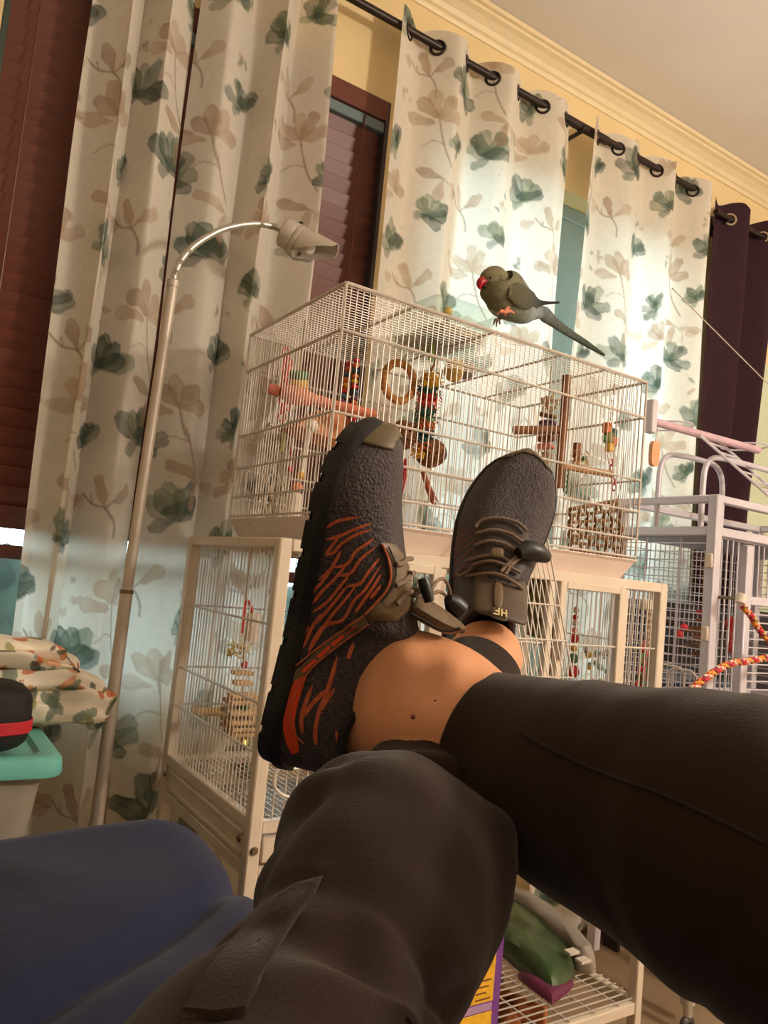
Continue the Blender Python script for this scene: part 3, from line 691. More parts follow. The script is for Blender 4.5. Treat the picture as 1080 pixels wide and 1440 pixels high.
shell = link('shell', np.array(V), F, m_blk, cs)
zs0 = onY(30, 1022, 1.345)[2]; sec_ = []
for a_ in np.radians(np.linspace(-118, 60, 40)): sec_.append((xr-.125+.1262*np.sign(math.cos(a_))*abs(math.cos(a_))**.55, CY_+.0762*np.sign(math.sin(a_))*abs(math.sin(a_))**.55))
V = []; F = []
for (z, e) in ((zs0-.010, 0), (zs0-.008, .0015), (zs0+.008, .0015), (zs0+.010, 0)):
    for (x_, y_) in sec_: V.append((x_+e, y_-e, z))
for i in range(3):
    for j in range(39): F.append((i*40+j, i*40+j+1, (i+1)*40+j+1, (i+1)*40+j))
link('red_strap', np.array(V), F, mat('red_webbing', (196, 34, 44), .6, bump=.1, bscale=400), cs)
MB().tube(catmull([(xr-.19, 1.40, hz-.004), (xr-.17, 1.40, hz+.014), (xr-.12, 1.40, hz+.018), (xr-.085, 1.40, hz+.010), (xr-.075, 1.40, hz-.006)], 5), .006, 8).build('handle', m_blk, cs)
# ---- folded floral blanket behind the case
bk_ = thing('blanket', 'bundled cream blanket printed with orange and green leaves, behind the black case', 'blanket', (tx1-.12, 1.59, zl))
m_bl = mat('printed_blanket_cloth', (255, 255, 255), .85, var=.05, attr='Col', spec=.15)
def fold_layer(xr_, z0, z1, y0, y1, seed, tilt=0.0, droop=0.0, n_print=150):
    nu, nv = 220, 120; xl = xr_-.42; P = []; rg = random.Random(seed)
    for j in range(nv):
        a = 2*PI*j/nv; c, s_ = math.cos(a), math.sin(a)
        for i in range(nu):
            u = i/(nu-1); e = max(0.0, (u-.72)/.28); close = math.sqrt(max(0, 1-e*e)) if e > 0 else 1
            x = xl+(xr_-xl)*(u if u < .72 else .72+.28*math.sin(e*PI/2))
            zz = (z0+z1)/2+(z1-z0)/2*np.sign(s_)*abs(s_)**.7*(.12+.88*close); yy = (y0+y1)/2+(y1-y0)/2*np.sign(c)*abs(c)**.6*(.3+.7*close)
            w_ = .006*math.sin(zz*90+x*26+seed)+.004*math.sin(x*70+yy*60+seed*2)+.004*math.sin(zz*170+x*18+yy*30)
            P.append((x+w_*.6, yy-w_, zz+w_*.7+tilt*(x-xr_)-droop*e*e))
    P = np.array(P); C = np.tile(lin((240, 228, 206)), (len(P), 1))
    cols = [((206, 96, 44), .012), ((62, 78, 66), .013), ((150, 150, 84), .011), ((150, 60, 40), .005), ((222, 150, 100), .014), ((104, 122, 108), .018), ((70, 60, 50), .004)]
    for _ in range(n_print):
        c = P[rg.randrange(len(P))]; col, r = rg.choice(cols); r *= rg.uniform(.6, 1.2); d = P-c; an = rg.uniform(0, PI)
        u = d[:, 0]*math.cos(an)+d[:, 2]*math.sin(an); v = -d[:, 0]*math.sin(an)+d[:, 2]*math.cos(an)
        m_ = np.sqrt((u/(r*1.5))**2+(v/(r*.6))**2+(d[:, 1]/.02)**2) < 1; C[m_] = C[m_]*.2+lin(col)*.8
    F = []
    for j in range(nv):
        for i in range(nu-1): k = (j+1) % nv; F.append((j*nu+i, k*nu+i, k*nu+i+1, j*nu+i+1))
    link('fold_layer', P, F, m_bl, bk_, True, C)
pz = lambda y_: onY(100, y_, 1.58)[2]
fold_layer(onY(146, 990, 1.60)[0], zl+.003, pz(958), 1.505, 1.66, 3, droop=.012)
fold_layer(onY(136, 950, 1.60)[0], pz(966), pz(930), 1.50, 1.66, 8, droop=.03)
fold_layer(onY(112, 930, 1.58)[0], pz(944), pz(912), 1.495, 1.66, 14, tilt=-.06, droop=.02)
fold_layer(onY(90, 905, 1.56)[0], pz(922), pz(898), 1.488, 1.66, 21, tilt=-.05, droop=.02)
# ================================================================== the person: legs, trousers, shoes
m_skin = mat('skin', (226, 160, 118), .5, var=.10, scale=18, bump=.04, bscale=160, spec=.35)
m_pant = mat('dark_brown_trouser_cloth', (44, 30, 22), .85, var=.12, scale=10, bump=.12, bscale=500, spec=.15, sheen=.15)
NR = 72
camdir = lambda v: RM@np.array(v, float)          # camera axes (right, up, back) -> room
def sec(a, b, dep, th=1.0, dd=0.0):
    """cross-section from its two silhouette pixels and its distance"""
    A = onD(a[0], a[1], dep); B = onD(b[0], b[1], dep+dd); return (A+B)/2, (A-B)/2, th
_fr = random.Random(12)
FOLDS = {sd: [(_fr.uniform(*((.3, .95) if sd == 1 else (.34, .74))), _fr.uniform(0, 2*PI), _fr.uniform(-1.1, 1.1), _fr.uniform(.006, .016), _fr.uniform(-1.6, 2.2)) for _ in range(46 if sd == 1 else 70)] for sd in (1, 2)}
def loft(secs, k=7, fold=0.0, seed=0, fscale=1.0):
    C = catmull([s[0] for s in secs], k); Hv = catmull([s[1] for s in secs], k); T = catmull([[s[2], 0, 0] for s in secs], k)[:, 0]
    ax = np.gradient(C, axis=0); ax /= np.linalg.norm(ax, axis=1, keepdims=True)
    L_ = np.concatenate([[0], np.cumsum(np.linalg.norm(np.diff(C, axis=0), axis=1))])
    V = []
    for i in range(len(C)):
        h = Hv[i]-ax[i]*(Hv[i]@ax[i]); r = np.linalg.norm(h); h = h/r; n = np.cross(ax[i], h)
        for j in range(NR):
            a = 2*PI*j/NR
            rad = r
            if fold:
                f = .5*wob(a*2+L_[i]*14*fscale, L_[i]*34*fscale+math.sin(a)*2.2, a, seed)
                for (lc_, ac_, al_, wd_, am_) in FOLDS[seed]:
                    da = (a-ac_+PI) % (2*PI)-PI; dl = L_[i]-lc_; u_ = math.cos(al_)*dl+math.sin(al_)*.06*da; v_ = -math.sin(al_)*dl+math.cos(al_)*.06*da
                    f += am_*math.exp(-(u_/wd_)**2-(v_/.07)**2)
                rad = r*(1+fold*f)
            V.append(C[i]+rad*(math.cos(a)*h+T[i]*math.sin(a)*n))
    F = []
    for i in range(len(C)-1):
        for j in range(NR): F.append((i*NR+j, i*NR+(j+1) % NR, (i+1)*NR+(j+1) % NR, (i+1)*NR+j))
    return np.array(V), F, len(C)
def wsec(c, h, th=1.0): return np.array(c, float), np.array(h, float), th
hipR = (.20, -.10, -.30); hipL = (.03, .02, -.315); kR = np.array([.512, .215, -.175])
# skin, sections from the waist to inside the shoes
legR_skin = [wsec((.15, -.20, -.265), (0, 0, .085)), wsec((.31, -.09, -.235), (0, .0, .078)), wsec((.425, .02, -.185), (0, .0, .068)), wsec((.447, .10, -.16), (0, 0, .062)),
    sec((1075, 1060), (1060, 1350), .43), sec((930, 1015), (880, 1235), .50), sec((800, 985), (720, 1165), .55), sec((724, 956), (634, 1110), .590), sec((665, 913), (584, 1094), .612), sec((600, 888), (530, 1076), .628, .80), sec((558, 884), (500, 1072), .642, .66), sec((505, 890), (462, 1066), .653, .56), sec((450, 910), (430, 1030), .657, .42)]
CR = camdir((1, 0, 0))
def csec(px, py, dep, r, th=1.0, tilt=0.0): return onD(px, py, dep), r*camdir((math.cos(tilt), math.sin(tilt), 0)), th
# frame of the left shoe (its ankle fixes where the left leg ends)
tl = math.radians(14)
tB = camdir((.26, .99*math.cos(tl), -math.sin(tl))); tB /= np.linalg.norm(tB)
nB = camdir((.06, math.sin(tl), math.cos(tl))); nB -= tB*(tB@nB); nB /= np.linalg.norm(nB)
sB = np.cross(tB, nB); sB = sB if sB@camdir((1, 0, 0)) > 0 else -sB
oB = onD(734, 634, .89)-tB*.297-nB*.03
aB = oB+tB*.050+nB*.100; kB = onD(570, 1196, .53)
def shin(f, r, th=1.0): return kB+(aB-kB)*f, r*CR, th
legL_skin = [wsec((.0, -.04, -.29), (0, 0, .082)), wsec((.08, .12, -.27), (0, 0, .076)), csec(455, 1475, .36, .048), csec(530, 1300, .43, .048), csec(560, 1230, .49, .046), shin(.3, .046), shin(.6, .041), shin(.85, .037), shin(1.0, .037), (oB+tB*.053+nB*.07, .034*CR, 1.0), (oB+tB*.06+nB*.03, .030*CR, 1.0)]
Va, Fa, na = loft(legR_skin); Vb, Fb2, nb = loft(legL_skin)
mb = MB(); mb.add(Va, Fa+[tuple(range(NR))[::-1], tuple((na-1)*NR+j for j in range(NR))]); mb.add(Vb, Fb2+[tuple(range(NR))[::-1], tuple((nb-1)*NR+j for j in range(NR))])
mb.ball((.06, -.14, -.24), (.19, .14, .125), 24, 16)
body = mb.build('person', m_skin)
rm = body.modifiers.new('join', 'REMESH'); rm.mode = 'VOXEL'; rm.voxel_size = .0045; rm.use_smooth_shade = True
dg = bpy.context.evaluated_depsgraph_get(); me2 = bpy.data.meshes.new_from_object(body.evaluated_get(dg)); body.modifiers.clear(); body.data = me2
if not me2.materials: me2.materials.append(m_skin)
vs = np.empty(len(me2.vertices)*3, np.float32); me2.vertices.foreach_get('co', vs); vs = vs.reshape(-1, 3).astype(float)+np.array(body['_o'])
# ankle bone, tendon and heel-cord relief
for (x_, y_, d_, am_, rr_) in ((566, 918, .600, .0075, .016), (640, 925, .595, .0035, .012), (690, 948, .590, .003, .012), (600, 960, .585, -.0045, .018), (545, 1030, .600, .003, .02), (697, 872, .800, .003, .008), (676, 874, .800, -.002, .008)):
    dr = RM@_ray((x_, y_)); dr = dr/np.linalg.norm(dr); tt = vs@dr; dist = np.linalg.norm(vs-np.outer(tt, dr), axis=1)
    near = (dist < .05) & (tt > .3); 
    if near.any():
        t0 = tt[dist < .006].min() if (dist < .006).any() else d_
        wgt = am_*np.exp(-(dist/rr_)**2)*np.clip(1-(tt-t0)/.05, 0, 1)*(tt > .3); vs -= np.outer(wgt, dr)
me2.vertices.foreach_set('co', (vs-np.array(body['_o'])).astype(np.float32).ravel()); me2.update()
tag(body, 'person reclining in dark trousers, right ankle crossed over left knee, wearing orange-streaked shoes', 'person')
# trousers
legR = [wsec((.15, -.22, -.265), (0, 0, .11)), wsec((.31, -.09, -.235), (0, .0, .100)), wsec((.425, .02, -.185), (.0, .0, .090)), wsec((.447, .10, -.160), (.0, .0, .084)),
    wsec((.437, .17, -.149), (0, 0, .080)), sec((1080, 990), (1062, 1425), .425, .95), sec((960, 974), (905, 1325), .475, .95), sec((850, 963), (762, 1243), .530, .95), sec((785, 958), (684, 1172), .565, .96), sec((719, 951), (628, 1112), .592, .97)]
legL = [wsec((.02, -.08, -.275), (0, 0, .108)), wsec((.075, .10, -.275), (.0, .0, .096)), csec(400, 1640, .30, .072, .95), csec(458, 1436, .362, .066, .95), csec(494, 1356, .392, .067, .95), csec(530, 1270, .43, .0685, .95), csec(554, 1216, .475, .066), shin(0, .060), shin(.3, .055), shin(.55, .050), shin(.78, .0455), shin(.87, .0445)]
Vr, Fr, n1 = loft(legR, 16, .022, 1, .75); Vl, Fl, n2 = loft(legL, 18, .075, 2, .8)
mb = MB(); mb.add(Vr, Fr); mb.add(Vl, Fl); mb.ball((.055, -.155, -.235), (.215, .155, .14), 28, 18)
tro = mb.build('trousers', m_pant, body)
sd = tro.modifiers.new('cloth', 'SOLIDIFY'); sd.thickness = .0028; sd.offset = -1
tro['label'] = 'dark brown trousers with a cargo pocket'
bvR = BVHTree.FromPolygons([Vector(v) for v in Vr], Fr); bvL = BVHTree.FromPolygons([Vector(v) for v in Vl], Fl)
def cast(bv, px, py, off=0.0):
    d = Vector(RM@_ray((px, py))).normalized(); h = bv.ray_cast(Vector((0, 0, 0)), d)
    if h[0] is None: return None
    n = h[1] if h[1].dot(d) < 0 else -h[1]
    return np.array(h[0]+n*off), np.array(n)
def seam(bv, pts, r, name, m, par, off=.0006, k=8, wid=None):
    P = [cast(bv, x, y, off) for x, y in catmull(pts, k)]; P = [p[0] for p in P if p]
    if len(P) > 2: return MB().tube(P, r, 6).build(name, m, par)
m_seam = mat('trouser_seam', (34, 24, 24), .9)
seam(bvR, [(735, 1032), (790, 1062), (860, 1092), (950, 1125), (1075, 1185)], .0011, 'outer_seam', m_seam, tro)
# ------------------------------------------------------------------ shoes
LS = .297
def shoe_shape():
    """local shoe: x heel->toe, y towards the big-toe side, z up from the ground"""
    xs = np.array([0, .006, .02, .05, .09, .13, .17, .205, .235, .262, .280, .291, .297])
    wm = np.array([.004, .018, .029, .034, .033, .034, .043, .050, .052, .047, .036, .020, .004])   # big-toe side half width
    wl = np.array([.004, .018, .029, .034, .036, .041, .048, .051, .049, .041, .030, .016, .004])
    hh = np.array([.060, .088, .100, .108, .112, .104, .084, .068, .058, .050, .043, .036, .028])
    return xs, wm, wl, hh
def make_shoe(fr, side, parent, label):
    """fr: (origin, t, n) in room axes; side: unit vector towards the big toe"""
    O, T_, Nn = [np.array(v, float) for v in fr]; S_ = np.array(side, float)
    to = lambda P: O+np.outer(np.asarray(P)[:, 0], T_)+np.outer(np.asarray(P)[:, 1], S_)+np.outer(np.asarray(P)[:, 2], Nn)
    flip = np.dot(np.cross(T_, S_), Nn) < 0
    xs, wm, wl, hh = shoe_shape()
    X = np.concatenate([np.linspace(0, .02, 8)[:-1], np.linspace(.02, .27, 60)[:-1], np.linspace(.27, LS, 14)])
    XC = np.interp
    def sm(v): return np.array([np.interp(x, xs, v) for x in X])
    k = np.ones(5)/5
    def smooth(v): w_ = np.concatenate([[v[0]]*2, v, [v[-1]]*2]); r = np.convolve(w_, k, 'valid'); r[0], r[-1] = v[0], v[-1]; return r
    M_, Lt, Hh = smooth(sm(wm)), smooth(sm(wl)), smooth(sm(hh))
    rise = lambda x: .010*max(0, (x-.22)/.077)**2+.006*max(0, (.03-x)/.03)**2     # toe spring
    # --- upper
    na = 56; V = []
    for i, x in enumerate(X):
        for j in range(na+1):
            ph = PI*j/na; c, s_ = math.cos(ph), math.sin(ph)
            w_ = M_[i] if c > 0 else Lt[i]
            lean = 1.0
            up = Hh[i]
            y = w_*np.sign(c)*abs(c)**.62; z = .008+rise(x)+(up-.008)*abs(s_)**.86
            if x < .135:                                    # heel cup leans in towards the collar
                g = min(1, z/.10); y *= 1-.16*g
            y += .006*max(0, (x-.2)/.097)                    # big toe side bias
            V.append((x+(.006*(z/.1) if x < .02 else 0), y, z))
    V = np.array(V); F = []; above = np.zeros(len(V), bool)
    collar = lambda x: .072+.012*math.exp(-((x-.0)/.02)**2)-.008*math.exp(-((x-.05)/.03)**2)+max(0, x-.068)*1.15
    for i in range(len(X)):                       # trim the arch cleanly at the collar line
        zc = collar(X[i]); row = slice(i*(na+1), (i+1)*(na+1)); R_ = V[row]
        if R_[:, 2].max() <= zc: continue
        for half in (range(0, na//2+1), range(na, na//2-1, -1)):
            half = list(half); zz = R_[half, 2]; k_ = next(k0 for k0 in range(len(half)) if zz[k0] > zc)
            if k_ == 0: continue
            f_ = (zc-zz[k_-1])/(zz[k_]-zz[k_-1]); pc = R_[half[k_-1]]*(1-f_)+R_[half[k_]]*f_
            for h_ in half[k_:]: V[i*(na+1)+h_] = pc; above[i*(na+1)+h_] = True
    for i in range(len(X)-1):
        for j in range(na):
            q = (i*(na+1)+j, i*(na+1)+j+1, (i+1)*(na+1)+j+1, (i+1)*(na+1)+j)
            if above[list(q)].all(): continue
            F.append(q if not flip else q[::-1])
    W = to(V)
    bv = BVHTree.FromPolygons([Vector(v) for v in W], F)
    knit = mat('charcoal_knit', (70, 60, 60), .55, var=.3, scale=220, bump=.5, bscale=420, spec=.4)
    o = thing_part('shoe', parent, label)
    up_ = link('upper', W, F, knit, o); sdm = up_.modifiers.new('thick', 'SOLIDIFY'); sdm.thickness = .003; sdm.offset = -1
    bumpF = [f for f in F if V[list(f), 0].mean() > .279 and V[list(f), 2].mean() < .045]
    used = sorted({i for f in bumpF for i in f}); mp = {a: b for b, a in enumerate(used)}
    cen = np.array([.24, 0, .02]); VV = V[used]+.0022*(V[used]-cen)/np.linalg.norm(V[used]-cen, axis=1, keepdims=True)
    tb = link('toe_bumper', to(VV), [tuple(mp[i] for i in f) for f in bumpF], mat('olive_rubber', (96, 80, 52), .45, var=.1), o); tb.modifiers.new('thick', 'SOLIDIFY').thickness = .0025
    # padded collar along the opening edge
    ecount = {}
    for f in F:
        for a_, b_ in zip(f, f[1:]+f[:1]): ecount[(min(a_, b_), max(a_, b_))] = ecount.get((min(a_, b_), max(a_, b_)), 0)+1
    rim = sorted({i for e, c_ in ecount.items() if c_ == 1 for i in e if V[i][2] > .05 and V[i][0] < .14 and above[i]}, key=lambda i: math.atan2(V[i][1], V[i][0]-.06))
    if len(rim) > 8:
        R0 = np.array([V[i] for i in rim]); ang = np.arctan2(R0[:, 1], R0[:, 0]-.06); g = np.linspace(-PI, PI, 60, endpoint=False)
        RP = np.stack([np.interp(g, ang, R0[:, k_], period=2*PI) for k_ in range(3)], 1)
        for _ in range(3): RP = (np.roll(RP, 1, 0)+RP*2+np.roll(RP, -1, 0))/4
        MB().tube(to(RP), .0042, 8, closed=True).build('collar', mat('charcoal_lining', (46, 40, 40), .9, var=.2, scale=200, bump=.3, bscale=400), o)
    # --- sole: midsole band and separate tread lugs
    m_sole = mat('black_rubber', (24, 22, 21), .55, var=.2, scale=60, bump=.15, bscale=200)
    def outline(off, n=120):
        P = []
        for x in np.linspace(0, LS, n): P.append((x, np.interp(x, X, M_)+.006*max(0, (x-.2)/.097)))
        for x in np.linspace(LS, 0, n)[1:-1]: P.append((x, -np.interp(x, X, Lt)+.006*max(0, (x-.2)/.097)))
        P = np.array(P); c = np.array([LS/2, 0]); tng = np.roll(P, -1, 0)-np.roll(P, 1, 0); nr = np.stack([-tng[:, 1], tng[:, 0]], 1); nr /= np.linalg.norm(nr, axis=1, keepdims=True)+1e-9
        nr = np.where((np.sum(nr*(P-c), 1) < 0)[:, None], -nr, nr)
        for _ in range(6): nr = (np.roll(nr, 1, 0)+nr+np.roll(nr, -1, 0)); nr /= np.linalg.norm(nr, axis=1, keepdims=True)+1e-9
        return P+nr*off
    lv = [(.0, .002), (.001, .004), (.003, .008), (.0035, .011), (.002, .015), (-.003, .0165)]
    V2 = []; 
    for off, z in lv:
        P = outline(off)
        for p in P: V2.append((p[0], p[1], z+rise(min(max(p[0], 0), LS))+(.005*max(0, (p[0]-.262)/.035) if z > .012 else 0)+(.006*max(0, 1-p[0]/.03) if z > .012 else 0)))
    k2 = len(P); F2 = []
    for i in range(len(lv)-1):
        for j in range(k2): F2.append((i*k2+j, i*k2+(j+1) % k2, (i+1)*k2+(j+1) % k2, (i+1)*k2+j))
    F2.append(tuple(range(k2))[::-1]); F2.append(tuple((len(lv)-1)*k2+j for j in range(k2)))
    link('midsole', to(V2), F2, m_sole, o)
    lug = MB(); P = outline(.0012); 
    edges = [0.0, .035, .07, .11, .15, .185, .215, .245, .272, LS]
    for sgn in (1, -1):
        for a, b in zip(edges[:-1], edges[1:]):
            a2, b2 = a+.0025, b-.0025
            q = [p for p in P if a2 <= p[0] <= b2 and (p[1] > 0) == (sgn > 0)]
            if len(q) < 2: continue
            q = sorted(q, key=lambda p: p[0]); Vv = []
            inn = [(p[0], p[1]*.45) for p in q]
            for z in (-.002, .008):
                for p in q: Vv.append((p[0], p[1]+sgn*(.0016 if z > 0 else -.001), z+rise(p[0])))
                for p in inn: Vv.append((p[0], p[1], z+rise(p[0])))
            m = len(q); Ff = []
            for i in range(m-1):
                Ff += [(i, i+1, 2*m+i+1, 2*m+i), (i, m+i, m+i+1, i+1), (2*m+i, 2*m+i+1, 3*m+i+1, 3*m+i), (m+i, 3*m+i, 3*m+i+1, m+i+1)]
            Ff += [(0, 2*m, 3*m, m), (m-1, 2*m-1, 4*m-1, 3*m-1)]
            lug.add(to(Vv), Ff)
    lug.build('tread_lugs', m_sole, o, False)
    MB().add(to(np.array([(p[0], p[1]*.8, -.0035+rise(p[0])) for p in outline(-.006)])), [tuple(range(k2))]).build('outsole_face', mat('red_outsole_rubber', (150, 40, 34), .6), o)
    return o, bv, to, V, F, X, (M_, Lt, Hh), m_sole
def thing_part(name, parent, label):
    """an Empty part (a shoe) under its person"""
    e = bpy.data.objects.new(name, None); COL.objects.link(e); e.parent = parent; e.empty_display_size = .03; e['_o'] = parent['_o']; e['label'] = label; return e
def ribbon(bv, quad_pts, name, m, par, off=.0007, k=4, w0=3.0, w1=3.0, taper=True, ws=None):
    """a band of cloth/print lying on the surface: centre line and widths in pixels"""
    C = catmull(np.array(quad_pts, float), k); tg = np.gradient(C, axis=0); tg /= np.linalg.norm(tg, axis=1, keepdims=True)+1e-9; nr = np.stack([-tg[:, 1], tg[:, 0]], 1)
    n = len(C); V = []; 
    for i in range(n):
        t = i/(n-1); w_ = w0+(w1-w0)*t
        if ws is not None: w_ = float(np.interp(t, np.linspace(0, 1, len(ws)), ws))
        elif taper: w_ *= min(1, .25+4*min(t, 1-t))
        row = []
        for s_ in (-1, -.33, .33, 1):
            h = cast(bv, *(C[i]+nr[i]*w_*s_), off)
            row.append(h[0] if h else None)
        V.append(row)
    V = [r for r in V if all(p is not None for p in r)]
    if len(V) < 2: return None
    # drop jumps across silhouettes
    P = []; F = []
    for i, r in enumerate(V):
        P += r
        if i and max(np.linalg.norm(np.array(r)-np.array(V[i-1]), axis=1)) < .03:
            for j in range(3): F.append(((i-1)*4+j, (i-1)*4+j+1, i*4+j+1, i*4+j))
    if not F: return None
    return link(name, np.array(P), F, m, par)
def patch(bv, poly, name, m, par, off=.0012, res=9):
    """a sewn panel on the surface, outline in pixels"""
    poly = np.array(poly, float); c = poly.mean(0); n = len(poly); P = []; ok = True
    rings = np.linspace(0.0, 1, res)
    for r in rings:
        for p in poly:
            h = cast(bv, *(c+(p-c)*max(r, .02)), off*(1 if r < .98 else .2))
            P.append(h[0] if h else None)
    good = [p for p in P if p is not None]
    F = []
    for i in range(res-1):
        for j in range(n):
            q = (i*n+j, i*n+(j+1) % n, (i+1)*n+(j+1) % n, (i+1)*n+j)
            if all(P[k_] is not None for k_ in q) and max(np.linalg.norm(P[q[a]]-P[q[a-1]]) for a in range(4)) < .03: F.append(q)
    P = [p if p is not None else good[0] for p in P]
    return link(name, np.array(P), F, m, par)
m_or = mat('orange_knit', (196, 96, 54), .7, var=.15, scale=200, bump=.2, bscale=400)
m_or2 = mat('orange_rubber', (226, 78, 30), .5, var=.06)
m_ol = mat('olive_leatherette', (112, 92, 66), .5, var=.12, scale=50, bump=.08, bscale=220)
m_lace = mat('grey_brown_cord', (128, 106, 88), .7, var=.15, scale=300, bump=.3, bscale=700)
m_bk = mat('black_toggle_plastic', (20, 18, 18), .4)
m_dst = mat('dark_stitching', (40, 32, 28), .8)
pk_ = patch(bvL, [(455, 1232), (444, 1258), (420, 1290), (392, 1335), (365, 1385), (345, 1432), (300, 1438), (255, 1432), (275, 1395), (310, 1345), (350, 1300), (390, 1262), (425, 1240)], 'pocket', m_pant, tro, off=.0030, res=14)
pk_.modifiers.new('cloth', 'SOLIDIFY').thickness = .003
me2.calc_loop_triangles(); bvS = BVHTree.FromPolygons([Vector(v) for v in vs], [tuple(p.vertices) for p in me2.polygons])
for (x_, y_, r_) in ((581, 1008, .0020), (612, 985, .0010), (646, 1040, .0009)):
    h_ = cast(bvS, x_, y_, -.0003)
    if h_: MB().ball(h_[0], (r_, r_, r_), 10, 6).build('mole', mat('mole_brown', (120, 58, 40), .6), body)
# ---- right shoe, seen from its inner side
t2 = np.array([.252, .968]); n2_ = np.array([.968, -.252])
tA = camdir((t2[0], t2[1], .10)); tA /= np.linalg.norm(tA)
nA = camdir((n2_[0], n2_[1], .16)); nA -= tA*(tA@nA); nA /= np.linalg.norm(nA)
sA = np.cross(tA, nA); sA = sA if sA@camdir((0, 0, 1)) > 0 else -sA          # big-toe side faces the viewer
oA = onD(372, 1064, .655)-sA*.0
shA, bA, toA, VA, FA, XA, WA, m_sole = make_shoe((oA, tA, nA), sA, body, 'right shoe with orange streaks on charcoal knit')
# ---- left shoe, seen from above
shB, bB, toB, VB, FB_, XB, WB, _ = make_shoe((oB, tB, nB), sB, body, 'left shoe seen from above with elastic laces')
# ---- details of the right shoe, traced on its surface
def Q(ox, oy, k): return lambda L_: [(ox+x/k, oy+y/k) for x, y in L_]
qa = Q(440, 720, 4.5); qb = Q(350, 820, 5.143); qc = Q(340, 560, 4.909); qd = Q(600, 620, 4.8)
streaks = [qa(s) for s in ([(85, 100), (160, 55), (300, 30)], [(80, 175), (170, 150), (260, 110), (370, 70)], [(82, 270), (120, 215), (170, 150)], [(80, 275), (140, 250), (180, 200), (280, 140), (370, 110)],
    [(40, 430), (120, 350), (180, 240)], [(120, 350), (215, 330), (270, 250), (340, 200), (385, 165)], [(0, 580), (60, 500), (140, 420), (215, 330)], [(150, 400), (240, 385), (300, 300), (395, 220)],
    [(0, 630), (90, 570), (180, 460), (240, 385)], [(210, 470), (300, 450), (350, 380), (420, 290)], [(0, 720), (60, 660), (160, 540), (220, 460)], [(70, 710), (190, 680), (260, 560), (330, 490), (425, 340)],
    [(-30, 900), (60, 740), (130, 640), (200, 560), (290, 440)], [(265, 640), (320, 560), (390, 460), (430, 390)], [(360, 550), (400, 500), (430, 460)], [(-60, 860), (0, 720), (60, 640)], [(-70, 640), (-10, 520), (60, 440), (130, 350)])]
streaks += [qb(s) for s in ([(640, 530), (580, 740), (540, 830)], [(545, 820), (500, 960), (480, 1080), (490, 1170)], [(460, 740), (410, 870), (380, 980), (390, 1090)], [(390, 970), (470, 860), (560, 770)], [(620, 760), (560, 850), (520, 920)], [(760, 430), (735, 490), (720, 550)], [(630, 1060), (660, 1190), (690, 1240)], [(345, 490), (390, 380), (430, 310)], [(430, 490), (500, 370), (560, 300), (650, 280)])]
for i, s in enumerate(streaks): ribbon(bA, s, 'orange_streak', m_or, shA, w0=2.5 if i < 17 else 3.0, w1=2.0 if i < 17 else 3.2)
ribbon(bA, qb([(392, 655), (345, 770), (312, 870), (294, 960), (296, 1050), (318, 1150), (342, 1222)]), 'heel_patch', m_or2, shA, ws=[6, 8, 8.5, 8.5, 8.5, 8, 5], off=.0016, k=6)
for s in ([(605, 440), (690, 370)], [(505, 530), (590, 450)], [(395, 635), (490, 545)], [(705, 355), (785, 295)]): ribbon(bA, qb([s[0], ((s[0][0]+s[1][0])/2, (s[0][1]+s[1][1])/2), s[1]]), 'strap_dash', m_or2, shA, w0=2.8 if s[0][0] < 700 else 1.2, w1=2.2 if s[0][0] < 700 else .8, taper=False, off=.0030)
ribbon(bA, qb([(290, 690), (400, 620), (500, 530), (620, 420), (730, 330), (850, 255)]), 'heel_strap', m_ol, shA, w0=6, w1=8.5, taper=False, off=.0022, k=6)
for s in ([(290, 640), (420, 530), (560, 420), (700, 320), (835, 228)], [(400, 1150), (340, 1080), (305, 950), (320, 830), (390, 700), (500, 570), (700, 410), (870, 290)]): seam(bA, qb(s), .0006, 'piping', m_or, shA, off=.0024)
seam(bA, qb([(870, 300), (760, 385), (640, 480), (500, 600)]), .0009, 'stitch_line', m_dst, shA, off=.0026)
patch(bA, qa([(428, 195), (470, 195), (520, 205), (560, 260), (600, 340), (640, 440), (665, 490), (640, 540), (615, 630), (530, 690), (430, 690), (350, 690), (320, 640), (400, 560), (455, 490), (480, 420), (470, 330), (445, 250)]), 'eyelet_panel', m_ol, shA, off=.0034)
seam(bA, qa([(425, 200), (462, 300), (478, 400), (455, 490), (400, 560), (330, 640)]), .0008, 'piping', m_or, shA, off=.0036)
seam(bA, qa([(455, 215), (490, 310), (500, 400), (480, 480), (425, 560)]), .0007, 'stitch_line', m_dst, shA, off=.0046)
# pull tab and tongue
def fl(bv, x, y, off, dep):
    h = cast(bv, x, y, off)
    return h[0] if h else onD(x, y, dep)
def sheet(rows, name, m, par, th=.004):
    n = len(rows[0]); V = [p for r in rows for p in r]; F = []
    for i in range(len(rows)-1):
        for j in range(n-1): F.append((i*n+j, i*n+j+1, (i+1)*n+j+1, (i+1)*n+j))
    o = link(name, np.array(V), F, m, par); md = o.modifiers.new('thick', 'SOLIDIFY'); md.thickness = th; md.offset = 0
    sb = o.modifiers.new('soft', 'SUBSURF'); sb.levels = 2; sb.render_levels = 2; return o
e1 = qa([(605, 655), (700, 705), (800, 762), (880, 778), (948, 742)]); e2 = qa([(655, 520), (745, 580), (830, 635), (895, 690), (952, 735)])
sheet([[onD(*p, .618) for p in e1], [onD((p[0]+q_[0])/2, (p[1]+q_[1])/2, .600) for p, q_ in zip(e1, e2)], [onD(*p, .625) for p in e2], [onD(p[0]+4, p[1]+3, .655) for p in e2], [onD(p[0]+2, p[1]+10, .690) for p in e2]], 'tongue', m_ol, shA, .006)
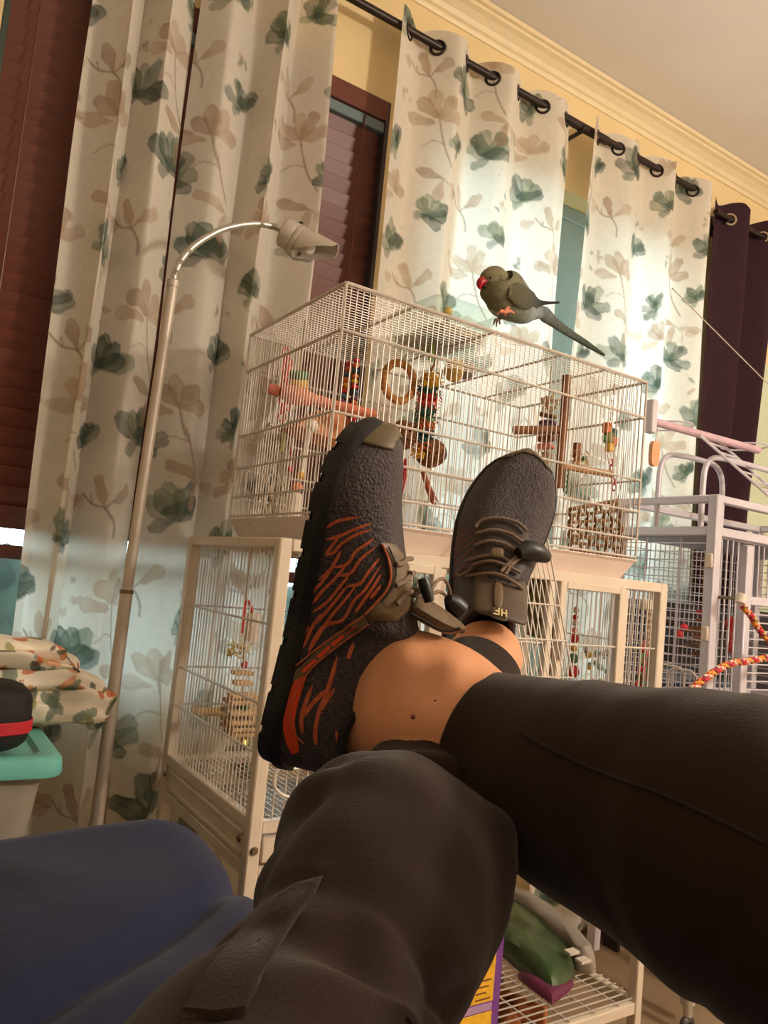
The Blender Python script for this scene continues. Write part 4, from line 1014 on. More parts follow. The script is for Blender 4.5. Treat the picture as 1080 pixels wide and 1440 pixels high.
MB().tube([onD(*p, .603) for p in catmull(qa([(615, 640), (700, 685), (790, 737), (870, 752), (930, 735)]), 6)], .0012, 6).build('tongue_stitch', m_dst, shA)
c = qa([(425, 30), (520, 60), (535, 130), (525, 190), (430, 180)])
sheet([[onD(*c[0], .612), onD(*c[1], .618), onD(*c[1], .660)], [onD(533, 742, .606), onD(558, 745, .612), onD(560, 745, .660)], [onD(*c[4], .606), onD(*c[3], .612), onD(*c[3], .660)]], 'lace_loop_tab', mat('brown_leather_tab', (78, 56, 44), .6), shA, .004)
for s in ([(500, 330), (530, 330), (560, 305), (590, 300)], [(505, 462), (550, 440), (590, 400), (625, 385)], [(512, 575), (560, 525), (620, 495), (690, 485)], [(620, 535), (650, 515), (700, 500)]):
    MB().tube([fl(bA, *p, .0045, .612) for p in catmull(qa(s), 5)], .0022, 8).build('lace', m_lace, shA)
MB().tube([onD(594, 813, .600), onD(597, 822, .600), onD(601, 836, .600), onD(604, 846, .600)], [.0042, .0050, .0046, .0040], 12).build('cord_toggle', m_bk, shA)
for s in ([(606, 832), (614, 818), (624, 814), (631, 826), (634, 846)], [(606, 836), (618, 832), (628, 838), (636, 848)]): MB().tube([onD(*p, .605+.006*i) for i, p in enumerate(catmull(s, 5))], .0016, 8).build('lace', m_lace, shA)
MB().tube([onD(630, 842, .64), onD(637, 848, .645), onD(648, 858, .65), onD(654, 862, .65)], [.0040, .0085, .0085, .004], 12).build('cord_end', m_bk, shA)
# ---- details of the left shoe
m_lb = mat('dark_brown_panel', (58, 46, 38), .6, var=.15, scale=60)
patch(bB, qd([(330, 610), (370, 530), (480, 505), (600, 530), (680, 620), (700, 720), (690, 850), (650, 960), (560, 960), (430, 930), (300, 960), (240, 920), (300, 780)]), 'eyelet_panel', m_lb, shB, off=.002)
def rowB(x, z, ys, sag=.010): return list(toB(np.array([(x, y, z-sag*(y/.03)**2) for y in ys])))
ysr = (-.028, -.015, 0, .015, .028)
sheet([rowB(.140, .092, ysr), rowB(.118, .108, ysr), rowB(.100, .126, ysr), rowB(.086, .142, ysr)], 'tongue', mat('brown_tongue', (84, 68, 52), .6, var=.1), shB, .006)
for s in ([(345, 600), (380, 557), (480, 540), (600, 570), (660, 628)], [(350, 645), (450, 622), (560, 650), (635, 705)], [(340, 725), (420, 697), (520, 715), (600, 770)], [(295, 825), (400, 797), (490, 800), (565, 852)], [(240, 905), (340, 852), (430, 833), (520, 860), (610, 905)], [(300, 922), (450, 914), (560, 958), (625, 1012)], [(490, 905), (540, 850), (595, 800)], [(520, 920), (560, 860), (610, 810)]):
    MB().tube([fl(bB, *p, .0055, .85) for p in catmull(qd(s), 6)], .0019, 8).build('lace', m_lace, shB)
a_ = [fl(bB, *p, .011, .84) for p in qd([(590, 800), (640, 770), (690, 770), (735, 775)])]
MB().tube(a_, [.006, .0105, .0105, .007], 12).build('cord_toggle', m_bk, shB)
sheet([[fl(bB, *p, .009, .85) for p in qd([(432, 758), (468, 755), (505, 760)])], [fl(bB, *p, .011, .85) for p in qd([(428, 790), (465, 788), (503, 792)])], [fl(bB, *p, .009, .85) for p in qd([(424, 820), (462, 822), (500, 824)])]], 'lace_keeper', m_ol, shB, .003)
g = list(toB(np.array([(.097, -.013, .1365), (.097, .005, .1365), (.083, .005, .1495), (.083, -.013, .1495)])))
tgo = sheet([rowB(.128, .106, (-.010, .0)), rowB(.112, .120, (-.010, .0)), rowB(.094, .139, (-.010, .0))], 'pull_strap', m_ol, shB, .003)
V = np.array(g); tagp = sheet([[g[0], (g[0]+g[1])/2, g[1]], [(g[0]+g[3])/2, (g[0]+g[1]+g[2]+g[3])/4, (g[1]+g[2])/2], [g[3], (g[2]+g[3])/2, g[2]]], 'pull_tab', mat('dark_tab', (66, 52, 34), .5), shB, .0025)
ux = (g[1]-g[0]); uy = (g[3]-g[0]); nt_ = np.cross(ux, uy); nt_ /= np.linalg.norm(nt_); nt_ = nt_ if nt_@g[0] < 0 else -nt_
# the two letters "HF", read from the far side: upside-down as the wearer sees them
def stroke(u0, v0, u1, v1):
    P = [g[0]+ux*u+uy*v+nt_*.0022 for u, v in ((u0, v0), (u1, v0), (u1, v1), (u0, v1))]
    Qp = [p+nt_*.0008 for p in P]; return P+Qp, [(4, 5, 6, 7), (0, 1, 5, 4), (1, 2, 6, 5), (2, 3, 7, 6), (3, 0, 4, 7)]
m_gold = mat('gold_print', (236, 214, 160), .35, .3)
for nm, st in (('letter_h', [(.80, .25, .88, .80), (.56, .25, .64, .80), (.60, .48, .86, .58)]), ('letter_f', [(.40, .25, .48, .80), (.16, .70, .46, .80), (.24, .46, .46, .56)])):
    mbx = MB()
    for s in st: mbx.add(*stroke(*s))
    mbx.build(nm, m_gold, shB, False)
m_rs = mat('dull_red_knit', (140, 66, 46), .7, var=.2, scale=200)
for s in ([(165, 660), (210, 615), (260, 590)], [(160, 720), (220, 650), (290, 610)], [(158, 780), (230, 690), (310, 640)], [(150, 840), (230, 740), (320, 680)], [(150, 900), (240, 790), (320, 730)], [(160, 950), (240, 850), (310, 780)]): ribbon(bB, qd(s), 'orange_streak', m_rs, shB, w0=1.0, w1=.8)
# ================================================================== bird, dish and toys
def psec(bel, bak, y, th):
    A = onY(*bel, y); B = onY(*bak, y); return (A+B)/2, (B-A)/2, th
BY = 1.26
qe = Q(640, 360, 4.909)
bsec = [((186, 205), (192, 150), .55), ((198, 225), (205, 112), .80), ((222, 238), (235, 85), .90), ((250, 250), (275, 72), .92), ((240, 265), (320, 92), .92), ((205, 270), (372, 140), .95), ((212, 320), (430, 155), .80), ((258, 372), (490, 200), .76), ((340, 410), (540, 258), .74), ((430, 438), (580, 312), .70), ((505, 430), (610, 345), .70), ((570, 432), (650, 365), .6), ((640, 470), (690, 415), .6), ((760, 545), (790, 500), .6), ((900, 625), (920, 590), .7), ((1010, 683), (1022, 668), .8), ((1030, 690), (1034, 680), .8)]
old = NR; NR = 28
Vb_, Fb_, nb_ = loft([psec(qe([a])[0], qe([b])[0], BY, t) for a, b, t in bsec], 6)
NR = old
cols = [(128, 120, 92), (130, 122, 92), (134, 126, 96), (132, 126, 98), (126, 122, 96), (122, 118, 92), (122, 120, 96), (118, 118, 98), (122, 126, 112), (138, 146, 146), (132, 140, 144), (110, 116, 116), (96, 102, 98), (84, 92, 84), (72, 78, 70), (58, 62, 56), (50, 54, 50)]
cc = catmull([lin(c) for c in cols], 6); Cb = np.repeat(cc, 28, 0)
Cb = Cb*(1+.10*wob(Vb_[:, 0]*300, Vb_[:, 2]*300, Vb_[:, 1]*200, 3))[:, None]
m_fe = mat('olive_grey_feathers', (255, 255, 255), .8, var=.14, scale=160, attr='Col', bump=.3, bscale=260, spec=.2)
bird = link('parakeet', Vb_, Fb_+[tuple(range(28))[::-1], tuple((nb_-1)*28+j for j in range(28))], m_fe, None, True, np.clip(Cb, 0, 1))
tag(bird, 'olive-grey long-tailed parakeet with red beak perched on the glass dish rim', 'bird')
for sg in (-1, 1):
    ws = [((358, 285), (372, 200), .35), ((395, 335), (438, 182), .33), ((465, 365), (512, 225), .3), ((532, 368), (573, 280), .3), ((600, 340), (622, 308), .3), ((716, 328), (722, 314), .3)]
    off = .0365*sg if sg < 0 else .029
    NR = 20; Vw, Fw, nw = loft([psec(qe([a])[0], qe([b])[0], BY+off*(1, 1, .85, .55, .35, .25)[i], t) for i, (a, b, t) in enumerate(ws)], 6); NR = old
    wc = catmull([lin(c) for c in ((112, 104, 78), (92, 88, 68), (86, 86, 74), (70, 74, 72), (44, 44, 42), (24, 24, 24))], 6)
    wg = link('wing', Vw, Fw+[tuple(range(20))[::-1], tuple((nw-1)*20+j for j in range(20))], m_fe, bird, True, np.repeat(wc, 20, 0))
bk = [onY(*p, BY) for p in qe([(202, 178), (186, 172), (172, 190), (170, 212), (177, 232)])]
MB().tube(catmull(bk, 4), np.interp(np.linspace(0, 1, 17), [0, .5, .8, 1], [.0105, .0085, .0045, .0008]), 12).build('beak', mat('red_beak', (176, 26, 30), .35), bird)
MB().tube([onY(*p, BY) for p in qe([(208, 208), (192, 214), (184, 216)])], [.007, .006, .002], 10).build('lower_beak', mat('dark_beak', (40, 30, 28), .4), bird)
for sg in (-1, 1): MB().ball(onY(*qe([(242, 150)])[0], BY+sg*.0185), .0028, 10, 8).build('eye', m_bk, bird)
m_ft = mat('pinkish_foot', (206, 128, 96), .6)
ank = onY(709, 442, BY-.030)
ft = MB(); ft.tube([onY(716, 430, BY-.022), onY(711, 437, BY-.03), ank+(0, 0, .004)], .0045, 8)
for d in ((-.018, -.006, -.004), (.024, -.004, .006), (-.010, .010, -.002), (.014, .012, .002)): ft.tube([ank+(0, 0, .004), ank+np.array(d)*.6+(0, 0, .007), ank+np.array(d)+(0, 0, .002)], [.0035, .0032, .0022], 7)
ft.build('foot', m_ft, bird)
f2 = MB(); b0 = onY(706, 447, BY+.01); f2.tube([onY(712, 438, BY+.012), b0], .0042, 8)
for d in ((-.022, 0, -.022), (-.014, 0, -.024), (-.004, 0.0, -.016)): f2.tube([b0, b0+np.array(d)*.6+(-.006, 0, .004), b0+np.array(d)], [.003, .003, .0015], 7)
f2.build('foot', mat('grey_foot', (112, 92, 80), .6), bird)
# ---- glass dish on the cage roof
m_gl = glass_mat('clear_dish_glass', (.90, .97, .95, 1), .12)
dsh = thing('glass_dish', 'clear rectangular glass dish lying on the roof of the wire cage', 'dish', (.965, 1.345, ut+.004))
def rrect(x0, x1, y0, y1, r, z, n=6):
    o = []
    for (cx, cy, a0) in ((x1-r, y1-r, 0), (x0+r, y1-r, 90), (x0+r, y0+r, 180), (x1-r, y0+r, 270)):
        for a in np.linspace(a0, a0+90, n): o.append((cx+r*math.cos(math.radians(a)), cy+r*math.sin(math.radians(a)), z))
    return o
def rloft(levels, nm, m, par, capa=True, capb=True):
    V = []; F = []; k = 24
    for l in levels: V += rrect(*l)
    for i in range(len(levels)-1):
        for j in range(k): F.append((i*k+j, i*k+(j+1) % k, (i+1)*k+(j+1) % k, (i+1)*k+j))
    if capa: F.append(tuple(range(k))[::-1])
    if capb: F.append(tuple((len(levels)-1)*k+j for j in range(k)))
    return link(nm, np.array(V), F, m, par)
z0 = ut+.0045
rloft([(.888, 1.028, 1.265, 1.450, .02, z0), (.878, 1.042, 1.254, 1.462, .024, .588), (.874, 1.046, 1.250, 1.466, .024, .592), (.874, 1.046, 1.250, 1.466, .024, .594), (.882, 1.038, 1.258, 1.458, .022, .591), (.893, 1.023, 1.270, 1.445, .018, z0+.005)], 'bowl', m_gl, dsh)
rloft([(.894, 1.022, 1.271, 1.444, .018, z0+.0055), (.892, 1.024, 1.269, 1.446, .018, z0+.02)], 'seed_layer', mat('brown_seed_mix', (150, 112, 62), .9, var=.5, scale=260, bump=.6, bscale=300), dsh)
yb = onY(630, 438, 1.32); MB().ball(yb, .010, 12, 8).build('yellow_ball', mat('yellow_plastic', (226, 172, 30), .4), dsh)
MB().tube([yb-(0, 0, .01), (yb[0], yb[1], z0+.02)], .004, 8).build('ball_stem', mat('dark_stem', (60, 50, 40), .6), dsh)
# ---- helpers for toys
def pm(name, c, r=.5): return mat('toy_'+name, c, r, var=.12, scale=60)
RED, GRN, YEL, BLU, ORA = pm('red', (196, 40, 46)), pm('green', (70, 120, 70)), pm('yellow', (220, 170, 46)), pm('blue', (50, 84, 110)), pm('orange', (214, 112, 48))
PNK, WHT, TANW, BRN, COR = pm('pink', (232, 140, 120)), pm('white', (222, 208, 190)), mat('pale_pine', (206, 164, 106), .6, var=.15, scale=30), mat('bark_brown', (134, 86, 54), .8, var=.25, scale=50, bump=.3, bscale=120), pm('coral', (226, 98, 84))
PUR, TEA = pm('purple', (104, 56, 96)), pm('teal', (44, 92, 82))
def chain(t, p0, p1, n, R, r, mats, nm='link'):
    p0, p1 = np.array(p0), np.array(p1)
    for i in range(n):
        c = p0+(p1-p0)*(i+.5)/n; MB().torus(c, R, r, (1, .2, 0) if i % 2 else (.2, 1, 0), 12, 6, sx=.62).build(nm, mats[i % len(mats)], t)
def cord(t, P, r, m, nm='cord'): return MB().tube(catmull(P, 5), r, 6).build(nm, m, t)
TW = pm('twine', (176, 146, 108))
# pink chain
p0, p1 = onY(403, 490, 1.47), onY(396, 592, 1.47)
t = thing('toy_chain', 'coral pink plastic link chain hanging inside the wire cage', 'toy', p1)
chain(t, p0, p1, 9, .0105, .0028, [COR]); q_ = np.array([.014, .0, 0]); chain(t, p0+(.012, .01, -.02), p1+(.016, .01, .03), 7, .0105, .0028, [COR, PNK])
cord(t, [(p0[0], p0[1], ut), p0], .0014, TW)
p = onY(398, 622, 1.47); MB().tube([p+(0, 0, .018), p-(0, 0, .02)], .005, 8).build('green_tip', pm('lime', (170, 170, 60)), t)
cord(t, [p1, p+(0, 0, .018)], .0012, TW)
# painted wheel
c = onY(420, 533, 1.42); Mx = rotx(math.radians(18))@roty(math.radians(-12))
t = thing('wheel_toy', 'round wooden toy wheel, green above and yellow below, by the pink perch', 'toy', c-(0, 0, .02))
MB().lathe([(.001, 0), (.017, 0), (.019, .003), (.019, .014), (.017, .016), (.001, .016)], c, 22, M=Mx).build('green_disc', GRN, t)
MB().lathe([(.001, -.018), (.017, -.018), (.019, -.015), (.019, -.002), (.017, 0), (.001, 0)], c, 22, M=Mx).build('yellow_disc', YEL, t)
cord(t, [c+(0, 0, .016), c+(0, 0, .06), (c[0], c[1], ut)], .0012, TW)
# flared pink perch
a, b = onY(396, 551, 1.43), onY(530, 584, 1.33)
d_ = (b-a)/np.linalg.norm(b-a); s1 = np.cross(d_, [0, 0, 1.]); s1 /= np.linalg.norm(s1); s2 = np.cross(s1, d_); L0 = np.linalg.norm(b-a)
t = thing('grooming_perch', 'pink concrete perch flared at its wall end', 'perch', (a+b)/2-(0, 0, .02))
MB().lathe([(.001, 0), (.013, 0), (.017, .012), (.021, .035), (.019, .048), (.0125, .065), (.010, .10), (.0105, L0*.8), (.009, L0), (.001, L0)], a, 20, M=np.array([s1, s2, d_]).T).build('perch_body', mat('pink_concrete', (232, 142, 108), .85, var=.12, scale=120, bump=.3, bscale=400), t)
MB().lathe([(.004, -.028), (.011, -.026), (.012, -.004), (.004, 0)], a, 14, M=np.array([s1, s2, d_]).T).build('wing_nut', PNK, t)
# wooden ledge
pl = [onY(*p, 1.46) for p in ((404, 602), (420, 588), (445, 580), (468, 586), (482, 598), (484, 618), (476, 627), (452, 620), (425, 612))]
t = thing('wooden_ledge', 'curved orange-brown wooden ledge below the pink perch', 'shelf', np.mean(pl, 0)-(0, 0, .03)); n = len(pl)
V = [p+np.array([0, -.05, 0]) for p in pl]+[p+np.array([0, .05, 0]) for p in pl]
link('ledge_board', np.array(V), [tuple(range(n))[::-1], tuple(range(n, 2*n))]+[(i, (i+1) % n, n+(i+1) % n, n+i) for i in range(n)], mat('orange_wood', (196, 124, 66), .6, var=.18, scale=18, stretch=(1, 1, 5)), t, False)
MB().lathe([(.001, .006), (.006, .005), (.009, 0)], pl[2]+(0, -.0, .0), 10).build('screw_knob', TANW, t)
MB().tube([pl[0]+(-.005, 0, .0), (ux0+.002, pl[0][1], pl[0][2])], .004, 8).build('mount_bolt', m_bolt, t)
# bead strings
for (a, b, lab) in ((onY(491, 512, 1.42), onY(474, 602, 1.42), 'bead string ending by the shoe toe, with red and green beads'), (onY(501, 507, 1.40), onY(496, 596, 1.40), 'bead string with orange, red and green beads, hanging next to the vine ring')):
    t = thing('bead_string', lab, 'toy', b); n = 13; cyc = [RED, ORA, BLU, ORA, YEL, RED, BLU, PUR, ORA, RED, GRN, RED, ORA]
    for i in range(n): MB().ball(a+(b-a)*i/(n-1)+(rnd.uniform(-.001, .001), 0, 0), (.0072, .0072, .0058), 12, 8).build('bead', cyc[i], t)
    cord(t, [(a[0], a[1], ut), a, b], .0012, TW)
# vine ring
c = onY(561, 537, 1.42); t = thing('vine_ring', 'woven vine ring swing beside the shredding toy', 'toy', c-(0, 0, .05))
vm = mat('vine_straw', (196, 136, 76), .8, var=.25, scale=60, bump=.4, bscale=120)
for k in range(3):
    P = []
    for a in np.linspace(0, 2*PI, 60, endpoint=False): 
        r = .040+.0045*math.cos(a*11+k*2.1); P.append(c+np.array([r*math.cos(a), .006*math.sin(a*11+k*2.1), r*math.sin(a)*1.06]))
    MB().tube(P, .0048, 7, closed=True).build('vine_strand', vm, t)
cord(t, [c+(0, 0, .042), c+(0.01, 0, .06), (c[0]+.02, c[1], ut)], .0014, TW)
# shredding toy
c0, c1 = onY(606, 522, 1.40), onY(592, 648, 1.40)
t = thing('shredding_toy', 'big bird toy of shredded coloured paper with a woven ball at its foot', 'toy', c1-(0, 0, .06))
rg = random.Random(3); seq = [YEL, YEL, TEA, RED, COR, TEA, GRN, ORA, BLU, TEA, ORA, YEL]
for i, m in enumerate(seq):
    c = c0+(c1-c0)*(i+.8)/(len(seq)+.6); mbx = MB()
    for k in range(34):
        a = rg.uniform(0, 2*PI); r = rg.uniform(.010, .026); p = c+np.array([r*math.cos(a), r*math.sin(a), rg.uniform(-.009, .009)])
        d = np.array([rg.uniform(-1, 1), rg.uniform(-1, 1), rg.uniform(-1.2, .6)])*.010; mbx.tube([p-d, p+(rg.uniform(-.003, .003), 0, .002), p+d], .0020, 4, flat=.45)
    mbx.ball(c, (.016, .016, .009), 10, 6)
    stuff(mbx.build('paper_shreds', m, t))
bm = mat('brown_woven_vine', (120, 76, 44), .85, var=.3, scale=80, bump=.5, bscale=150)
for c, r in ((onY(606, 637, 1.40), .033), (onY(566, 612, 1.42), .030)):
    bb = MB()
    for k in range(16):
        ax = np.array([rg.gauss(0, 1), rg.gauss(0, 1), rg.gauss(0, 1)]); bb.torus(c, r*rg.uniform(.86, 1.0), .0042, ax, 20, 5)
    bb.ball(c, r*.85, 14, 10); stuff(bb.build('woven_ball', bm, t))
    cord(t, [c0+(c1-c0)*.6, c+(0, 0, r)], .002, TW)
tl_ = MB(); e0, e1 = onY(595, 664, 1.39), onY(610, 706, 1.38)
for k in range(26):
    o_ = np.array([rg.uniform(-.008, .008), rg.uniform(-.008, .008), 0]); f_ = np.array([rg.uniform(-.016, .018), rg.uniform(-.01, .01), rg.uniform(-.012, .006)]); tl_.tube([e0+o_*.6, (e0+e1)/2+o_, e1+o_+f_*.6], [.0018, .0018, .0010], 5)
stuff(tl_.build('rope_tail', mat('rust_rope', (166, 92, 56), .9, var=.2, scale=100), t))
ts = MB(); e0, e1 = onY(569, 645, 1.40), onY(563, 694, 1.40)
for k in range(8):
    o_ = np.array([rg.uniform(-.004, .004), rg.uniform(-.004, .004), 0]); ts.tube([e0+o_, (e0+e1)/2+o_*1.5+(.004, 0, 0), e1+o_*1.3], .0016, 5)
stuff(ts.build('red_tassel', RED, t))
cord(t, [c0, onY(604, 505, 1.40), (c0[0]-.01, 1.40, ut)], .0022, pm('rust', (160, 92, 60)), 'hanger'); cord(t, [c0, onY(612, 508, 1.40), (c0[0]+.005, 1.40, ut)], .0022, pm('rust', (160, 92, 60)), 'hanger')
a = onY(607, 492, 1.36); MB().bx(a-(.006, .004, .026), a+(.006, .004, .026), .003).build('green_clip', pm('lime_clip', (150, 190, 70)), t)
# soft hanging toy at the back
c = onY(644, 522, 1.47); t = thing('soft_toy', 'yellow and grey soft toy hanging from the cage roof behind the shredded toy', 'toy', c-(0, 0, .035))
MB().ball(c+(-.012, 0, 0), (.026, .024, .030), 16, 12).build('yellow_half', mat('fuzzy_yellow', (214, 176, 96), .95, var=.2, scale=120, bump=.4, bscale=300), t)
MB().ball(c+(.022, .004, .010), (.030, .026, .024), 16, 12).build('grey_half', mat('fuzzy_grey', (140, 132, 124), .95, var=.2, scale=120, bump=.4, bscale=300), t)
cord(t, [c+(0, 0, .025), (c[0], c[1], ut)], .0016, TW)
# branching wooden perch on the front wires
PY = 1.215
a, b = onY(797, 528, PY), onY(786, 686, PY)
t = thing('branch_perch', 'brown wooden perch post with two side arms on the front wires', 'perch', b)
MB().tube(catmull([a, a+(b-a)*.3+(.001, 0, 0), a+(b-a)*.7+(-.001, 0, 0), b], 4), .0095, 12).build('post', BRN, t)
MB().tube([onY(722, 605, PY+.05), onY(795, 604, PY)], [.0095, .0088], 12).build('arm', BRN, t)
MB().tube([onY(790, 655, PY+.008), onY(860, 667, PY+.008)], [.0085, .0078], 12).build('arm', mat('pale_branch', (176, 128, 80), .8, var=.2, scale=50, bump=.3, bscale=120), t)
# crinkle stack
c0, c1 = onY(772, 563, PY+.05), onY(765, 650, PY+.05)
t = thing('crinkle_stack', 'stack of tan paper crinkle and pink discs hanging by the branch perch', 'toy', c1)
mats_ = [TANW, TANW, BRN, PUR, TANW, BRN, PNK, TANW, TANW]
for i, m in enumerate(mats_):
    c = c0+(c1-c0)*i/(len(mats_)-1); mbx = MB()
    if i in (2, 3, 5, 6): mbx.lathe([(.001, -.004), (.019, -.004), (.021, 0), (.019, .004), (.001, .004)], c, 18, M=rotx(rg.uniform(-.3, .3))); mbx.build('disc', m, t)
    else:
        for k in range(26):
            a = rg.uniform(0, 2*PI); r = rg.uniform(.004, .019); p = c+np.array([r*math.cos(a), r*math.sin(a), rg.uniform(-.008, .008)]); d = np.array([rg.uniform(-1, 1), rg.uniform(-1, 1), rg.uniform(-1, 1)])*.009
            mbx.tube([p-d, p, p+d], .0018, 4, flat=.5)
        stuff(mbx.build('crinkle', m, t))
cord(t, [(c0[0], c0[1], ut), c0, c1], .0016, TW)
# folded paper toy on the right arm
c = onY(813, 643, PY+.02); t = thing('paper_toy', 'folded tan paper toy sitting on the lower arm of the branch perch', 'toy', c-(0, 0, .02)); mbx = MB()
for k in range(40):
    p = c+np.array([rg.uniform(-.016, .03), rg.uniform(-.01, .01), rg.uniform(-.018, .014)]); d = np.array([rg.uniform(-1, 1), rg.uniform(-1, 1), rg.uniform(-1, 1)])*.010; mbx.tube([p-d, p, p+d], .0022, 4, flat=.4)
stuff(mbx.build('paper_strips', TANW, t)); MB().bx(c+(-.014, -.008, .0), c+(.004, .008, .032), .002).build('wood_block', BRN, t); MB().ball(c+(.008, -.012, -.002), .006, 10, 8).build('green_bead', GRN, t)
# hanging foam toy with chain
TY = 1.25; c = onY(857, 616, TY); t = thing('foam_toy', 'orange and green foam cluster hanging on a plastic chain near the cage corner', 'toy', onY(862, 690, TY))
for (dx, dz, s_, m) in ((-.010, .022, .013, ORA), (.012, .014, .011, TEA), (-.004, 0, .013, pm('olive', (120, 118, 60))), (.012, -.006, .012, ORA), (.002, -.022, .011, YEL), (-.016, -.004, .008, GRN)):
    MB().bx(c+np.array([dx-s_*.8, -s_*.7, dz-s_]), c+np.array([dx+s_*.8, s_*.7, dz+s_]), .003).build('foam_piece', m, t)
chain(t, (c[0]+.003, TY, ut-.03), c+(.004, 0, .035), 9, .006, .0014, [m_chr]); chain(t, c+(.004, 0, -.034), onY(864, 690, TY), 6, .008, .0018, [m_chr, RED, RED])
cord(t, [(c[0]+.003, TY, ut), (c[0]+.003, TY, ut-.03)], .0012, TW)
t = thing('link_chain', 'short green plastic chain hanging below the branch perch post', 'toy', onY(795, 690, PY+.01)); chain(t, onY(797, 662, PY+.01), onY(795, 692, PY+.01), 4, .008, .0018, [GRN])
# woven mat
MY = 1.225; cr = [onY(*p, MY) for p in ((802, 716), (868, 704), (876, 784), (803, 772))]
t = thing('seagrass_mat', 'brown woven seagrass mat square leaning inside the cage corner', 'toy', (cr[2]+cr[3])/2)
sm_ = mat('seagrass', (140, 104, 70), .9, var=.3, scale=80, bump=.5, bscale=160)
lerp = lambda u, v: cr[0]*(1-u)*(1-v)+cr[1]*u*(1-v)+cr[2]*u*v+cr[3]*(1-u)*v
for i in range(7):
    u = i/6; P = [lerp(u, v)+(.0, .005*math.sin(v*22+i*PI), 0) for v in np.linspace(0, 1, 26)]; MB().tube(P, .0052 if i in (0, 6) else .0042, 6).build('strand', sm_, t)
for i in range(7):
    v = i/6; P = [lerp(u, v)+(.0, -.005*math.sin(u*22+i*PI), 0) for u in np.linspace(0, 1, 26)]; MB().tube(P, .0052 if i in (0, 6) else .0042, 6).build('strand', sm_, t)
cord(t, [cr[0], cr[0]+(.01, 0, .05), cr[0]+(.03, -.02, .09)], .001, TW); cord(t, [cr[1], cr[1]+(.0, -.01, .05), cr[1]+(-.01, -.02, .10)], .001, TW)
# pale rope net, cement perch and cup
cr = [onY(*p, 1.50) for p in ((372, 612), (412, 608), (405, 738), (352, 736))]
t = thing('rope_net', 'pale knotted rope net hanging on the far side of the wire cage', 'toy', (cr[2]+cr[3])/2); pale = mat('pale_rope', (206, 188, 160), .9, var=.2, scale=120, bump=.3, bscale=300)
lerp2 = lambda u, v, c: c[0]*(1-u)*(1-v)+c[1]*u*(1-v)+c[2]*u*v+c[3]*(1-u)*v
for k in np.linspace(-1, 1, 9):
    for sgn in (1, -1):
        P = [lerp2(np.clip((k+sgn*v) % 2 if (k+sgn*v) % 2 <= 1 else 2-((k+sgn*v) % 2), 0, 1), v, cr)+(0, .003*math.sin(v*40), 0) for v in np.linspace(0, 1, 20)]
        MB().tube(P, .0030, 6).build('rope', pale, t)
a, b = onY(436, 596, 1.34), onY(424, 664, 1.34)
t = thing('cement_perch', 'slim whitish vertical perch with a yellow end bead', 'perch', b); MB().tube([a, a+(b-a)*.15, b], [.010, .0062, .0055], 12).build('perch_rod', WHT, t); MB().ball(b-(0, 0, .006), .0088, 12, 8).build('end_bead', YEL, t)
MB().ball(a+(.004, 0, -.004), .013, 12, 8).build('clamp', WHT, t)
b = onY(411, 738, 1.36); a = onY(416, 690, 1.36)
t = thing('white_roll_toy', 'upright white paper roll with an orange top knot on the cage floor', 'toy', b); MB().lathe([(.001, 0), (.017, 0), (.015, .05), (.012, .062), (.001, .064)], b, 16).build('roll', WHT, t); MB().ball(a+(.003, 0, .006), (.012, .01, .011), 12, 8).build('top_knot', ORA, t)
c = onY(408, 660, 1.47); o = MB().ball(c, .007, 12, 8).tube([c, c+(0, 0, .02), (c[0], 1.50, .31)], .001, 5).build('red_bead', RED); tag(o, 'single red bead on a thread among the pale rope net', 'bead')
# ================================================================== inside the lower cage, right cage, shelf
SY = 1.37
c0 = onY(342, 858, SY); 
t = thing('stick_tower_toy', 'tiered toy of pale pine sticks with a brass bell in the lower cage', 'toy', onY(340, 1052, SY))
cord(t, [(c0[0]+.004, SY, at_-.01), onY(345, 850, SY), onY(340, 1030, SY)], .0014, TW)
P = [onY(*p, SY) for p in ((341, 890), (342, 862), (346, 846), (352, 850), (356, 872))]; MB().tube(catmull(P, 4), .003, 7).build('red_strap', RED, t)
c = onY(356, 882, SY); MB().tube([c+(0, 0, .026), c-(0, 0, .026)], .014, 12).build('white_block', WHT, t)
c = onY(336, 915, SY); mbx = MB()
for k in range(30):
    p = c+np.array([rg.uniform(-.02, .02), rg.uniform(-.012, .012), rg.uniform(-.014, .014)]); d = np.array([rg.uniform(-1, 1), rg.uniform(-1, 1), rg.uniform(-.6, .6)])*.010; mbx.tube([p-d, p, p+d], .0022, 4, flat=.5)
stuff(mbx.build('yellow_crinkle', pm('straw_yellow', (214, 186, 100)), t))
for (yy, w_, n_) in ((946, .022, 3), (960, .022, 3), (978, .032, 4), (986, .038, 5), (1000, .042, 6), (1013, .042, 6), (1022, .040, 6), (1030, .034, 5)):
    c = onY(341, yy, SY)
    for k in range(n_):
        y_ = (k-(n_-1)/2)*.011; MB().tube([c+(-w_*.8, y_, 0), c+(w_*.8, y_, 0)], .0042, 7).build('stick', TANW, t)
c = onY(343, 944, SY); MB().ball(c+(0, 0, .012), .007, 10, 8).build('red_bead', RED, t); c = onY(341, 994, SY); MB().ball(c, (.012, .012, .008), 10, 8).build('green_bead', GRN, t)
c = onY(341, 1046, SY); MB().lathe([(.012, 0), (.0125, .001), (.010, .008), (.006, .020), (.001, .024)], c, 16).build('bell', mat('brass', (214, 176, 80), .25, .9), t)
a, b = onX(270, 1000, .565), onX(334, 1012, .565); o = MB().tube([(.563, a[1], a[2]), (.80, a[1]-.03, a[2]-.005)], .0085, 12).build('wooden_dowel', TANW); tag(o, 'plain pine dowel perch fixed low in the lower cage side', 'perch')
